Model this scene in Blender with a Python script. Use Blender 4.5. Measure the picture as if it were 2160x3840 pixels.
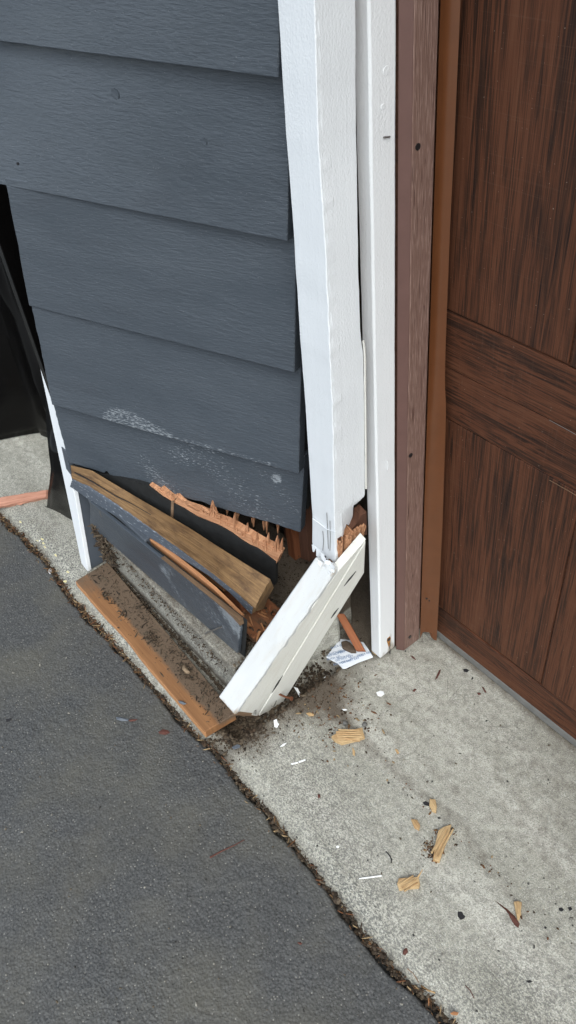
import bpy, bmesh, math, random
import numpy as np
from mathutils import Vector as V, Matrix, noise
random.seed(7); rng = np.random.default_rng(7)
for o in list(bpy.data.objects): bpy.data.objects.remove(o)
sc = bpy.context.scene; COL = sc.collection

# ------------------------------------------------------------------ camera, sky, sun, exposure
CAM = V((0, 0, 1.35)); FPX = 3000.0
MR = [V((0.622221, 0.777703, -0.089547)), V((0.492272, -0.477643, -0.727685)), V((-0.608694, 0.4087, -0.680041))]  # image right, image down, forward
cd = bpy.data.cameras.new('camera'); cam = bpy.data.objects.new('camera', cd); COL.objects.link(cam)
cam.matrix_world = Matrix.Translation(CAM) @ Matrix((MR[0], -MR[1], -MR[2])).transposed().to_4x4()
cd.sensor_fit = 'VERTICAL'; cd.sensor_height = 36; cd.lens = FPX / 3840 * 36; cd.clip_start = .02; cd.clip_end = 400
sc.camera = cam
SUN_EL, SUN_AZ = math.radians(52), math.radians(60)      # azimuth measured from -Y (the street) towards +X
w = bpy.data.worlds.new('World'); sc.world = w; w.use_nodes = True
wt = w.node_tree; bg = wt.nodes['Background']
sky = wt.nodes.new('ShaderNodeTexSky'); sky.sky_type = 'NISHITA'; sky.sun_disc = False
sky.sun_elevation = SUN_EL; sky.sun_rotation = math.pi - SUN_AZ; sky.air_density = 1.0; sky.dust_density = 3.0; sky.ozone_density = 1.0
hs = wt.nodes.new('ShaderNodeHueSaturation'); hs.inputs['Saturation'].default_value = .42
wb = wt.nodes.new('ShaderNodeMix'); wb.data_type = 'RGBA'; wb.blend_type = 'MULTIPLY'; wb.inputs[0].default_value = 1; wb.inputs[7].default_value = (.955, 1, 1.0, 1)
wt.links.new(sky.outputs[0], hs.inputs['Color']); wt.links.new(hs.outputs[0], wb.inputs[6]); wt.links.new(wb.outputs[2], bg.inputs[0]); bg.inputs[1].default_value = .15
sd = bpy.data.lights.new('sun', 'SUN'); sd.energy = .5; sd.angle = math.radians(40); sd.color = (.97, 1, .95)
so = bpy.data.objects.new('sun', sd); COL.objects.link(so)
sdir = V((math.sin(SUN_AZ) * math.cos(SUN_EL), -math.cos(SUN_AZ) * math.cos(SUN_EL), math.sin(SUN_EL)))
so.rotation_euler = sdir.to_track_quat('Z', 'Y').to_euler(); so.location = (0, -3, 5)
sc.view_settings.view_transform = 'Standard'; sc.view_settings.look = 'None'
sc.view_settings.exposure = 1.2; sc.view_settings.gamma = 1; sc.view_settings.use_curve_mapping = False

# ------------------------------------------------------------------ measuring: photo points onto the real planes they lie on
def ray(x, y, s=2160 / 1449):
    X, Y = (x * s - 1080) / FPX, (y * s - 1920) / FPX
    return MR[0] * X + MR[1] * Y + MR[2]
def onZ(x, y, z=0., s=2160 / 1449): d = ray(x, y, s); return CAM + d * ((z - CAM.z) / d.z)
def onY(x, y, Y, s=2160 / 1449): d = ray(x, y, s); return CAM + d * (Y / d.y)
def onX(x, y, X, s=2160 / 1449): d = ray(x, y, s); return CAM + d * (X / d.x)
def onP(x, y, p, n, s=2160 / 1449): d = ray(x, y, s); return CAM + d * ((p - CAM).dot(n) / d.dot(n))
def n1(x, seed=0.): return noise.noise(V((x, seed * 7.31, seed * 1.7)))
def fb(x, seed=0.): return n1(x, seed) * .6 + n1(x * 2.7, seed + 3) * .3 + n1(x * 7.1, seed + 5) * .2
def ncell(ix, iy, s):
    h = np.sin(ix * 127.1 + iy * 311.7 + s * 74.7) * 43758.5453
    return h - np.floor(h)
def vnoise(x, y, s=0):
    ix, iy = np.floor(x), np.floor(y); fx, fy = x - ix, y - iy
    fx, fy = fx * fx * (3 - 2 * fx), fy * fy * (3 - 2 * fy)
    a, b, c, d = ncell(ix, iy, s), ncell(ix + 1, iy, s), ncell(ix, iy + 1, s), ncell(ix + 1, iy + 1, s)
    return (a + (b - a) * fx + (c - a) * fy + (a - b - c + d) * fx * fy) * 2 - 1

# ------------------------------------------------------------------ materials
class Mt:
    def __init__(s, name, rough=.6, spec=.5):
        s.m = bpy.data.materials.new(name); s.m.use_nodes = True
        s.t = s.m.node_tree; s.b = s.t.nodes['Principled BSDF']; s.set('Roughness', rough); s.set('Specular IOR Level', spec)
        tc = s.n('ShaderNodeTexCoord'); s.uv, s.ob = tc.outputs['UV'], tc.outputs['Object']
    def n(s, k, **a):
        x = s.t.nodes.new(k)
        for q, v in a.items(): setattr(x, q, v)
        return x
    def l(s, a, b): s.t.links.new(a, b)
    def put(s, v, sock):
        if hasattr(v, 'is_output'): s.l(v, sock)
        elif isinstance(v, (tuple, list)) and len(v) == 3 and sock.type == 'RGBA': sock.default_value = (*v, 1)
        elif sock.type == 'RGBA' and isinstance(v, (int, float)): sock.default_value = (v, v, v, 1)
        else: sock.default_value = v
    def set(s, k, v): s.put(v, s.b.inputs[k])
    def map(s, co, scale, loc=(0, 0, 0), rot=(0, 0, 0)):
        x = s.n('ShaderNodeMapping'); s.l(co, x.inputs[0]); x.inputs['Scale'].default_value = scale; x.inputs['Location'].default_value = loc; x.inputs['Rotation'].default_value = rot
        return x.outputs[0]
    def noise(s, co, scale=1., det=3., rough=.55, dist=0.):
        x = s.n('ShaderNodeTexNoise'); s.l(co, x.inputs['Vector'])
        for k, v in (('Scale', scale), ('Detail', det), ('Roughness', rough), ('Distortion', dist)): x.inputs[k].default_value = v
        return x.outputs['Fac']
    def vor(s, co, scale=1., feat='F1', out='Distance'):
        x = s.n('ShaderNodeTexVoronoi', feature=feat); s.l(co, x.inputs['Vector']); x.inputs['Scale'].default_value = scale
        return x.outputs[out]
    def ramp(s, f, *st, interp='LINEAR'):
        x = s.n('ShaderNodeValToRGB'); s.l(f, x.inputs[0]); e = x.color_ramp.elements; x.color_ramp.interpolation = interp
        while len(e) < len(st): e.new(.5)
        for q, (p, c) in zip(e, st): q.position = p; q.color = (*c, 1) if isinstance(c, tuple) else (c, c, c, 1)
        return x.outputs[0]
    def mix(s, f, a, b, mode='MIX'):
        x = s.n('ShaderNodeMix', data_type='RGBA', blend_type=mode)
        s.put(f, x.inputs[0]); s.put(a, x.inputs[6]); s.put(b, x.inputs[7]); return x.outputs[2]
    def math(s, op, a, b=0., cl=False):
        x = s.n('ShaderNodeMath', operation=op, use_clamp=cl); s.put(a, x.inputs[0]); s.put(b, x.inputs[1]); return x.outputs[0]
    def attr(s, name):
        x = s.n('ShaderNodeAttribute'); x.attribute_name = name; return x.outputs['Fac']
    def rnd(s): return s.n('ShaderNodeNewGeometry').outputs['Random Per Island']
    def orand(s): return s.n('ShaderNodeObjectInfo').outputs['Random']
    def bump(s, h, dist, strength=1.):
        x = s.n('ShaderNodeBump'); s.l(h, x.inputs['Height']); x.inputs['Distance'].default_value = dist; x.inputs['Strength'].default_value = strength
        if s.b.inputs['Normal'].is_linked: s.l(s.b.inputs['Normal'].links[0].from_socket, x.inputs['Normal'])
        s.l(x.outputs[0], s.b.inputs['Normal'])

def mat_siding():
    m = Mt('slate_siding_paint', .42, .45)
    g = m.noise(m.map(m.uv, (44, 260, 1)), 1, 3, .55, .6)
    g2 = m.noise(m.map(m.uv, (90, 110, 1)), 1, 2)
    big = m.noise(m.map(m.uv, (5, 14, 1)), 1, 3)
    h = m.math('ADD', m.math('MULTIPLY', g, m.ramp(big, (.3, .3), (.7, 1.))), m.math('MULTIPLY', g2, .35))
    m.bump(h, .003, .6)
    c = m.mix(m.ramp(big, (.3, 0.), (.75, 1.)), (.042, .051, .063), (.054, .064, .078))
    c = m.mix(m.math('MULTIPLY', m.orand(), .4), c, (.064, .076, .092))
    c = m.mix(m.ramp(m.noise(m.map(m.uv, (3, 9, 1)), 1, 4, .6), (.5, 0.), (.75, .22)), c, (.085, .097, .112))
    dust = m.ramp(m.noise(m.map(m.ob, (9, 9, 22)), 1, 5, .65), (.54, 0.), (.72, .22)); c = m.mix(dust, c, (.034, .038, .046))
    sp = m.math('MULTIPLY', m.attr('wear'), 1.)
    f = m.noise(m.map(m.uv, (110, 420, 1)), 1, 3, .6)
    mask = m.ramp(m.math('ADD', m.math('MULTIPLY', sp, .7), m.math('MULTIPLY', m.ramp(f, (.34, 0.), (.66, 1.)), .5)), (.77, 0.), (.82, 1.))
    dirt = m.ramp(m.noise(m.map(m.uv, (420, 420, 1)), 1, 1), (.71, 0.), (.76, 1.))
    c = m.mix(m.math('MULTIPLY', dirt, .35), c, (.30, .31, .33))
    c = m.mix(mask, c, m.mix(m.noise(m.map(m.uv, (60, 60, 1)), 1, 2), (.11, .125, .14), (.25, .27, .295)))
    m.set('Base Color', c); m.set('Roughness', m.mix(mask, m.ramp(big, (.3, .34), (.7, .48)), .75)); return m.m
def mat_white(name, a, b, spotty=.2, grime=.0):
    m = Mt(name, .42, .5)
    n = m.noise(m.map(m.uv, (9, 30, 1)), 1, 4); f = m.noise(m.map(m.uv, (240, 300, 1)), 1, 3)
    c = m.mix(n, a, b)
    spk = m.ramp(m.noise(m.map(m.uv, (330, 330, 1)), 1, 1), (.72, 0.), (.76, 1.))
    c = m.mix(m.math('MULTIPLY', spk, spotty), c, (.20, .17, .14))
    wr = m.attr('wear')
    gm = m.ramp(m.math('ADD', m.math('MULTIPLY', wr, .7), m.math('MULTIPLY', m.noise(m.map(m.uv, (40, 90, 1)), 1, 4), .5)), (.62, 0.), (.85, 1.))
    c = m.mix(m.math('MULTIPLY', gm, .8), c, (.25, .20, .14))
    if grime: c = m.mix(m.math('MULTIPLY', m.ramp(m.noise(m.map(m.uv, (14, 60, 1)), 1, 4), (.5, 0.), (.7, 1.)), grime), c, (.42, .36, .27))
    m.set('Base Color', c)
    m.bump(f, .0012, .5); m.bump(m.noise(m.map(m.uv, (14, 130, 1)), 1, 3), .0007, .5); return m.m
def mat_wood(name, dark, light, along=6., across=150., rough=.75, bump=.0012, stain=None, wear=None, paint=None):
    m = Mt(name, rough, .3)
    r = m.orand()
    o = m.n('ShaderNodeCombineXYZ'); m.l(m.math('MULTIPLY', r, 13.), o.inputs[0]); m.l(m.math('MULTIPLY', r, 7.), o.inputs[1])
    ad = m.n('ShaderNodeVectorMath', operation='ADD'); m.l(m.uv, ad.inputs[0]); m.l(o.outputs[0], ad.inputs[1]); uv = ad.outputs[0]
    g = m.noise(m.map(uv, (along, across, across)), 1, 4, .6, .8)
    g2 = m.noise(m.map(uv, (along * 3, across * 3, across * 3)), 1, 2, .6)
    b = m.noise(m.map(uv, (8, 22, 22)), 1, 3)
    t = m.math('ADD', m.math('MULTIPLY', g, .65), m.math('ADD', m.math('MULTIPLY', g2, .25), m.math('MULTIPLY', b, .25)))
    c = m.ramp(t, (.36, dark), (.74, light))
    if stain: c = m.mix(m.ramp(m.noise(m.map(uv, (16, 34, 30)), 1, 5, .65), (.46, 0.), (.68, 1.)), c, stain)
    if wear is not None:
        k = m.ramp(m.math('ADD', m.math('MULTIPLY', m.attr('wear'), .75), m.math('MULTIPLY', m.noise(m.map(uv, (70, 70, 70)), 1, 5, .65), .5)), (.42, 0.), (.82, 1.))
        c = m.mix(k, c, m.mix(m.noise(m.map(uv, (260, 260, 260)), 1, 3, .7), tuple(q * .55 for q in wear), tuple(q * 1.5 for q in wear)))
    if paint is not None:
        k = m.ramp(m.math('ADD', m.attr('paint'), m.math('MULTIPLY', m.math('SUBTRACT', m.noise(m.map(uv, (60, 160, 160)), 1, 4, .65), .5), .55)), (.48, 0.), (.52, 1.))
        pc = m.mix(m.ramp(m.noise(m.map(uv, (90, 260, 260)), 1, 3), (.60, 0.), (.66, .8)), paint, (.33, .36, .40))
        c = m.mix(k, c, pc)
    m.set('Base Color', c); m.bump(t, bump, .8); return m.m
def mat_plain(name, col, rough=.7, spec=.4, var=.25, scale=60, bump=.0006):
    m = Mt(name, rough, spec); n = m.noise(m.map(m.ob, (scale,) * 3), 1, 4, .6)
    m.set('Base Color', m.mix(n, tuple(q * (1 - var * 1.6) for q in col), tuple(q * (1 + var * 1.6) for q in col))); m.bump(n, bump, .7); return m.m
def mat_bits(name, *cols, rough=.85):
    m = Mt(name, rough, .25); k = m.rnd(); n = len(cols)
    c = m.ramp(k, *[(i / n, q) for i, q in enumerate(cols)], interp='CONSTANT')
    f = m.noise(m.map(m.ob, (380,) * 3), 1, 3, .6)
    m.set('Base Color', m.mix(m.ramp(f, (.25, .45), (.75, 1.)), (.01, .008, .006), c)); return m.m
def mat_concrete(name, old=True):
    m = Mt(name, .85, .25); P = m.ob
    big = m.noise(m.map(P, (2.2, 15, 8)), 1, 6, .62); mid = m.noise(m.map(P, (70,) * 3), 1, 4, .65); fine = m.noise(m.map(P, (420,) * 3), 1, 3, .65)
    sp = m.vor(m.map(P, (330,) * 3), 1); sc_ = m.vor(m.map(P, (330,) * 3), 1, out='Color')
    c = m.mix(m.ramp(big, (.34, 0.), (.66, 1.)), (.32, .312, .262), (.485, .472, .415))
    c = m.mix(m.ramp(fine, (.34, .62), (.52, 0.)), c, (.085, .085, .082))
    c = m.mix(m.ramp(mid, (.36, .5), (.55, 0.)), c, (.16, .15, .13))
    c = m.mix(m.math('MULTIPLY', m.ramp(m.noise(m.map(P, (560,) * 3), 1, 2), (.60, 0.), (.67, 1.)), .55), c, (.66, .66, .63))
    blk = m.math('MULTIPLY', m.ramp(sp, (.16, 1.), (.24, 0.)), m.ramp(sc_, (.80, 0.), (.83, 1.)))
    c = m.mix(m.math('MULTIPLY', blk, .85), c, (.045, .043, .04))
    w = m.attr('wear')     # worn exposed aggregate near the joint
    ag = m.ramp(m.noise(m.map(P, (230, 330, 230)), 1, 3, .7), (.44, 1.), (.53, 0.))
    c = m.mix(m.math('MULTIPLY', ag, m.math('MULTIPLY', w, .85)), c, (.10, .10, .095))
    crk = m.ramp(m.vor(m.map(P, (22, 26, 22)), 1, 'DISTANCE_TO_EDGE'), (.004, 1.), (.016, 0.))
    crk = m.math('MULTIPLY', crk, m.ramp(m.noise(m.map(P, (9,) * 3), 1, 2), (.5, 0.), (.62, .55)))
    c = m.mix(crk, c, (.10, .095, .085))
    d = m.attr('stain'); dk = m.ramp(m.math('ADD', d, m.math('MULTIPLY', m.math('SUBTRACT', m.noise(m.map(P, (38,) * 3), 1, 6, .68), .5), 1.0)), (.24, 0.), (.95, 1.))
    c = m.mix(m.math('MULTIPLY', dk, .9), c, m.mix(fine, (.030, .020, .013), (.115, .085, .06)))
    m.set('Base Color', c); m.bump(mid, .0016, .6); m.bump(fine, .0012, .8); return m.m
def mat_asphalt():
    m = Mt('asphalt', .5, .5); P = m.ob
    n = m.noise(m.map(P, (250,) * 3), 1, 4, .65); big = m.noise(m.map(P, (5,) * 3), 1, 5, .6); v = m.vor(m.map(P, (210,) * 3), 1); vc = m.vor(m.map(P, (210,) * 3), 1, out='Color')
    c = m.mix(m.ramp(n, (.34, 0.), (.68, 1.)), (.025, .0255, .0265), (.084, .085, .084))
    c = m.mix(m.ramp(big, (.44, 0.), (.66, .7)), c, (.086, .081, .066))
    c = m.mix(m.math('MULTIPLY', m.ramp(vc, (.40, 0.), (.6, .45)), m.ramp(v, (.25, 1.), (.45, 0.))), c, (.115, .115, .115))
    lt = m.math('MULTIPLY', m.ramp(v, (.16, 1.), (.26, 0.)), m.ramp(vc, (.76, 0.), (.79, 1.)))
    c = m.mix(m.math('MULTIPLY', lt, .5), c, (.36, .34, .29))
    m.set('Base Color', c); m.set('Roughness', m.ramp(m.noise(m.map(P, (3.2,) * 3), 1, 3), (.4, .5), (.62, .8)))
    m.bump(v, .0016, .6); m.bump(n, .0018, .7); return m.m
def mat_door(name, gs=(5.5, 210, 1), di=1.2):
    m = Mt(name, .5, .14)
    g = m.noise(m.map(m.uv, gs), 1, 4, .65, di); g2 = m.noise(m.map(m.uv, (9, 520, 1)), 1, 2, .6); b = m.noise(m.map(m.uv, (2, 26, 1)), 1, 3, .6, .4)
    t = m.math('ADD', m.math('MULTIPLY', g, .55), m.math('ADD', m.math('MULTIPLY', g2, .28), m.math('MULTIPLY', b, .32)))
    c = m.ramp(t, (.42, (.012, .008, .0075)), (.52, (.036, .018, .012)), (.60, (.086, .033, .018)), (.76, (.115, .050, .028)))
    cross = m.noise(m.map(m.uv, (330, 7, 1)), 1, 3, .6)
    c = m.mix(m.ramp(cross, (.58, 0.), (.72, .16)), c, (.13, .08, .055))
    spk = m.ramp(m.noise(m.map(m.uv, (300, 300, 1)), 1, 1), (.76, 0.), (.79, .6))
    c = m.mix(spk, c, (.33, .27, .22))
    m.set('Base Color', c); m.bump(t, .0011, .7); m.bump(cross, .0006, .5); return m.m
def mat_trim():
    m = Mt('brown_embossed_vinyl', .5, .4)
    g = m.noise(m.map(m.uv, (34, 620, 1)), 1, 3, .6, .6)
    gg = m.noise(m.map(m.uv, (16, 330, 1)), 1, 3, .6, .8)
    c = m.mix(m.ramp(g, (.50, 0.), (.66, 1.)), (.160, .093, .074), (.28, .185, .155))
    m.set('Base Color', m.mix(m.ramp(gg, (.28, 1.), (.42, 0.)), c, (.06, .028, .022))); m.bump(gg, .0014, .9); m.bump(g, .0008, .6); return m.m

M_SID = mat_siding()
M_WHITE = mat_white('white_gloss_paint', (.65, .67, .695), (.715, .735, .76), .22)
M_CREAM = mat_white('cream_tone_white_paint', (.61, .605, .56), (.69, .685, .645), .3, .2)  # cream of older paint, plus the side faces' light put into the colour
M_WORN_DIM = mat_white('worn_dimmed_white_paint', (.49, .50, .505), (.58, .59, .595), .45, .22)  # grimy white, base also darkened against the strong light on the leaning face
M_CASE = mat_white('white_casing_paint', (.675, .685, .70), (.735, .745, .76), .22)
M_GREY = mat_plain('slate_trim_paint', (.062, .072, .088), .45, .45, .12, 40, .0008)
M_FRESH = mat_wood('fresh_split_wood', (.26, .10, .042), (.62, .335, .19), 12, 300, .85, .003, stain=(.36, .17, .09))
M_FIBRE = mat_wood('torn_post_wood', (.20, .078, .036), (.60, .33, .185), 14, 260, .85, .004)
M_WEATH = mat_wood('weathered_ledge_wood', (.075, .041, .018), (.26, .155, .072), 4, 170, .75, .002, stain=(.075, .042, .022), paint=(.085, .10, .125))
M_ORANGE = mat_wood('orange_stained_board', (.145, .066, .028), (.265, .128, .054), 5, 110, .7, .0008, wear=(.105, .072, .048))
M_EDGE = mat_wood('clean_board_edge', (.30, .135, .055), (.52, .27, .125), 5, 90, .75, .0008)
M_SPLIT = mat_wood('thin_orange_lath', (.25, .105, .045), (.44, .215, .10), 5, 150, .8, .001)
M_STUD = mat_wood('red_brown_stud', (.12, .038, .016), (.30, .108, .048), 5, 80, .8, .001)
M_DSTUD = mat_wood('dark_aged_stud', (.035, .015, .009), (.115, .05, .03), 5, 90, .85, .001)
M_PLY = mat_wood('raw_board_edge', (.10, .06, .035), (.25, .16, .10), 5, 90, .85, .001)
M_OLDEDGE = mat_wood('old_board_edge', (.05, .03, .018), (.17, .105, .06), 6, 120, .85, .001)
M_ROT = mat_wood('rotted_sill_wood', (.07, .026, .012), (.27, .11, .05), 14, 60, .9, .004, stain=(.10, .068, .045))
M_CHIP = mat_wood('pale_chip_wood', (.33, .215, .105), (.56, .40, .22), 18, 330, .9, .003, stain=(.33, .19, .085))
M_RSTICK = mat_wood('red_cedar_stick', (.22, .095, .062), (.50, .26, .185), 9, 160, .8, .002)
M_FELT = mat_plain('black_building_paper', (.013, .0135, .014), .75, .3, .45, 60, .0012)
M_PLAST = mat_plain('black_plastic_sheet', (.002, .0018, .0018), .24, .2, .3, 18, .0015)
M_VINYL = mat_plain('smooth_brown_vinyl', (.105, .037, .0135), .28, .55, .12, 30, .0003)
M_SMOOTH = mat_plain('smooth_stop_vinyl', (.115, .062, .052), .42, .4, .1, 30, .0003); M_TRIM = mat_trim(); M_DOOR = mat_door('oak_print_door'); M_RAIL = mat_door('oak_print_rail', (7, 95, 1), 2.6)
M_APRON = mat_concrete('apron_concrete'); M_ASPH = mat_asphalt()
M_SEAL = mat_plain('grey_door_seal', (.115, .112, .105), .7, .3, .2, 60)
M_STEEL = mat_plain('dull_steel', (.22, .21, .20), .45, .5, .2, 200); M_STEEL.node_tree.nodes['Principled BSDF'].inputs['Metallic'].default_value = .7
M_RUST = mat_plain('rusty_nail', (.12, .045, .022), .8, .3, .4, 300)
M_DARK = mat_plain('dark_screw_head', (.012, .011, .012), .4, .5, .2, 200)
M_SOIL = mat_bits('soil_crumbs', (.035, .024, .015), (.06, .043, .03), (.085, .062, .042), (.05, .035, .022), (.12, .092, .064), (.028, .02, .014), (.07, .045, .028), (.10, .075, .05))
M_LITTER = mat_bits('bark_litter', (.07, .035, .016), (.13, .062, .026), (.045, .027, .016), (.20, .11, .05), (.15, .062, .028), (.34, .24, .13), (.045, .028, .016))
M_GRIT = mat_bits('grit', (.09, .088, .082), (.20, .19, .17), (.045, .044, .042), (.30, .285, .25), (.13, .105, .075))
M_FLAKE = mat_plain('white_paint_flake', (.78, .79, .80), .5, .4, .04, 200)
M_LEAF = mat_plain('dead_leaf', (.085, .032, .024), .7, .3, .35, 220)
M_BLACKBIT = mat_plain('black_tar_bit', (.018, .017, .019), .7, .3, .4, 300)
M_GREYCHIP = mat_plain('slate_paint_chip', (.085, .097, .115), .5, .4, .15, 200)
M_PAPER = mat_plain('packet_paper', (.70, .73, .78), .6, .4, .07, 60)
M_INK = mat_plain('blue_ink', (.11, .19, .34), .7, .2, .05, 50)
M_RUSTSTAIN = mat_plain('rust_bleed', (.30, .14, .045), .8, .2, .3, 200)
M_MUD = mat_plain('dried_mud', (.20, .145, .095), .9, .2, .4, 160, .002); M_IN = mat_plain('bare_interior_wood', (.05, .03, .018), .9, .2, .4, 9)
M_YELL = mat_plain('pale_yellow_paint_spot', (.62, .55, .30), .7, .3, .2, 200)

# ------------------------------------------------------------------ object helpers
def link(name, me, m=None, parent=None, **p):
    o = bpy.data.objects.new(name, me); COL.objects.link(o)
    if m: me.materials.append(m)
    if parent is not None: o.parent = parent
    for k, v in p.items(): o[k] = v
    return o
def wpos(parent):
    q = V((0, 0, 0))
    while parent is not None: q += parent.location; parent = parent.parent
    return q
def thing(name, loc, label, cat, group=None):
    o = bpy.data.objects.new(name, None); COL.objects.link(o); o.location = loc; o.empty_display_size = .02
    o['label'] = label; o['category'] = cat
    if group: o['group'] = group
    return o
def mesh(name, vs, fs, m, parent=None, uvs=None, attrs=None, smooth=None, bevel=0, origin=None, **p):
    base = wpos(parent) + (V(origin) if origin is not None else V())
    me = bpy.data.meshes.new(name); me.from_pydata([V(v) - base for v in vs], [], fs)
    if uvs is not None:
        ul = me.uv_layers.new(name='UVMap'); ul.data.foreach_set('uv', np.array(uvs, dtype=np.float32).ravel())
    for k, a in (attrs or {}).items():
        at = me.attributes.new(k, 'FLOAT', 'POINT'); at.data.foreach_set('value', np.array(a, dtype=np.float32))
    me.validate(); me.update()
    if smooth is not None:
        me.polygons.foreach_set('use_smooth', [True] * len(me.polygons)); me.set_sharp_from_angle(angle=math.radians(smooth))
    o = link(name, me, m, parent, **p)
    if origin is not None: o.location = origin
    if bevel:
        b = o.modifiers.new('edge', 'BEVEL'); b.width = bevel; b.segments = 2; b.limit_method = 'ANGLE'; b.angle_limit = math.radians(50); b.use_clamp_overlap = True
    return o
def board(name, a, b, c, d, th, m, parent=None, nu=24, nv=4, jag=None, wear=None, paint=None, bow=None, bevel=.0012, uvrot=False, uvo=None, **p):
    """A board: front corners a (bottom left) b (bottom right) c (top right) d (top left); th = thickness vector to the back."""
    a, b, c, d, th = map(V, (a, b, c, d, th)); jag = jag or {}
    L = ((b - a).length + (c - d).length) / 2; W = ((d - a).length + (c - b).length) / 2; T = th.length
    z = lambda t: 0.
    jb, jt, jl, jr = (jag.get(k, z) for k in 'btlr')
    if uvo is None: uvo = (random.uniform(0, 5), random.uniform(0, 5))
    F, UV_, WE, PA = [], [], [], []
    for j in range(nv + 1):
        for i in range(nu + 1):
            u, v = i / nu, j / nv
            v2 = v + (jb(u) / W) * (1 - v) - (jt(u) / W) * v; u2 = u + (jl(v) / L) * (1 - u) - (jr(v) / L) * u
            pt = (a * (1 - u2) + b * u2) * (1 - v2) + (d * (1 - u2) + c * u2) * v2
            if bow: pt = pt + V(bow(u2, v2))
            F.append(pt); UV_.append((u2 * L, v2 * W)); WE.append(wear(u2, v2) if wear else 0.); PA.append(paint(u2, v2) if paint else 0.)
    N = len(F); vs = F + [q + th for q in F]; fs, uv = [], []
    def U(k, off=(0, 0)):
        x = (UV_[k % N][0] + off[0] + uvo[0], UV_[k % N][1] + off[1] + uvo[1]); return (x[1], x[0]) if uvrot else x
    I = lambda i, j: j * (nu + 1) + i
    for j in range(nv):
        for i in range(nu):
            q = [I(i, j), I(i + 1, j), I(i + 1, j + 1), I(i, j + 1)]
            fs.append(q); uv += [U(k) for k in q]
            r = [k + N for k in reversed(q)]; fs.append(r); uv += [U(k) for k in r]
    for i in range(nu):
        for j, s in ((0, -1), (nv, 1)):
            q = [I(i, j), I(i + 1, j)]
            if s < 0: f = [q[0], q[0] + N, q[1] + N, q[1]]
            else: f = [q[0], q[1], q[1] + N, q[0] + N]
            fs.append(f); uv += [U(k, (0, s * T if k >= N else 0)) for k in f]
    for j in range(nv):
        for i, s in ((0, -1), (nu, 1)):
            q = [I(i, j), I(i, j + 1)]
            f = [q[0], q[1], q[1] + N, q[0] + N] if s < 0 else [q[0], q[0] + N, q[1] + N, q[1]]
            fs.append(f); uv += [U(k, (s * T if k >= N else 0, 0)) for k in f]
    at = {}
    at['wear'] = WE + [0.] * N
    if paint: at['paint'] = PA + PA
    n = (b - a).cross(d - a)
    if n.dot(th) > 0: fs = [list(reversed(f)) for f in fs]; k = 0; u2 = []; 
    if n.dot(th) > 0:
        for f in fs: u2 += list(reversed(uv[k:k + 4])); k += 4
        uv = u2
    return mesh(name, vs, fs, m, parent, uv, at, 40, bevel, **p)
def box(name, lo, hi, m, parent=None, bevel=.0015, **p):
    (x0, y0, z0), (x1, y1, z1) = lo, hi
    return board(name, (x0, y0, z0), (x1, y0, z0), (x1, y0, z1), (x0, y0, z1), (0, y1 - y0, 0), m, parent, 1, 1, bevel=bevel, **p)
def poly(name, pts, th, m, parent=None, rough=0., bevel=0., **p):
    """An outline of 3D points pushed back by th: chips, flakes, splinters."""
    pts = [V(q) for q in pts]; th = V(th); n = len(pts)
    ctr = sum(pts, V()) / n
    vs = pts + [q + th for q in pts] + [ctr + V((0, 0, rough)), ctr + th]
    fs, uv = [], []
    ax = max(((q - r) for q in pts for r in pts), key=lambda t: t.length).normalized(); nn = th.normalized(); bx = ax.cross(nn)
    if n > 2 and sum(((pts[i] - ctr).cross(pts[(i + 1) % n] - ctr) for i in range(n)), V()).dot(th) > 0: pts.reverse(); vs = pts + [q + th for q in pts] + vs[-2:]
    for i in range(n):
        j = (i + 1) % n; fs += [[i, j, 2 * n], [j + n, i + n, 2 * n + 1], [i, i + n, j + n, j]]
    for f in fs: uv += [((vs[k] - ctr).dot(ax), (vs[k] - ctr).dot(bx) + (vs[k] - ctr).dot(nn)) for k in f]
    return mesh(name, vs, fs, m, parent, uv, {'wear': [0.] * len(vs)}, None, bevel, origin=None if parent is not None else ctr, **p)
def tube(name, pts, r, m, parent=None, seg=8, r2=None, **p):
    pts = [V(q) for q in pts]; vs, fs, uv = [], [], []; n = len(pts); l = 0
    for i, q in enumerate(pts):
        d = (pts[min(i + 1, n - 1)] - pts[max(i - 1, 0)]).normalized(); x = d.orthogonal().normalized(); y = d.cross(x)
        rr = r + ((r2 if r2 is not None else r) - r) * i / max(1, n - 1)
        vs += [q + (x * math.cos(t) + y * math.sin(t)) * rr for t in [k * 2 * math.pi / seg for k in range(seg)]]
    for i in range(n - 1):
        for k in range(seg): fs.append([i * seg + k, i * seg + (k + 1) % seg, (i + 1) * seg + (k + 1) % seg, (i + 1) * seg + k])
    fs += [list(range(seg))[::-1], [(n - 1) * seg + k for k in range(seg)]]
    for f in fs: uv += [(vs[k].dot(V((1, 0, 1))), vs[k].dot(V((0, 1, 1)))) for k in f]
    return mesh(name, vs, fs, m, parent, uv, None, 45, **p)
def disc(name, c, nrm, r, m, parent=None, th=.002, **p):
    nrm = V(nrm).normalized(); x = nrm.orthogonal().normalized(); y = nrm.cross(x); c = V(c)
    return poly(name, [c + nrm * th * .5 + (x * math.cos(t) + y * math.sin(t)) * r for t in [k * math.pi / 6 for k in range(12)]], -nrm * th, m, parent, **p)
_ico = None
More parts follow.
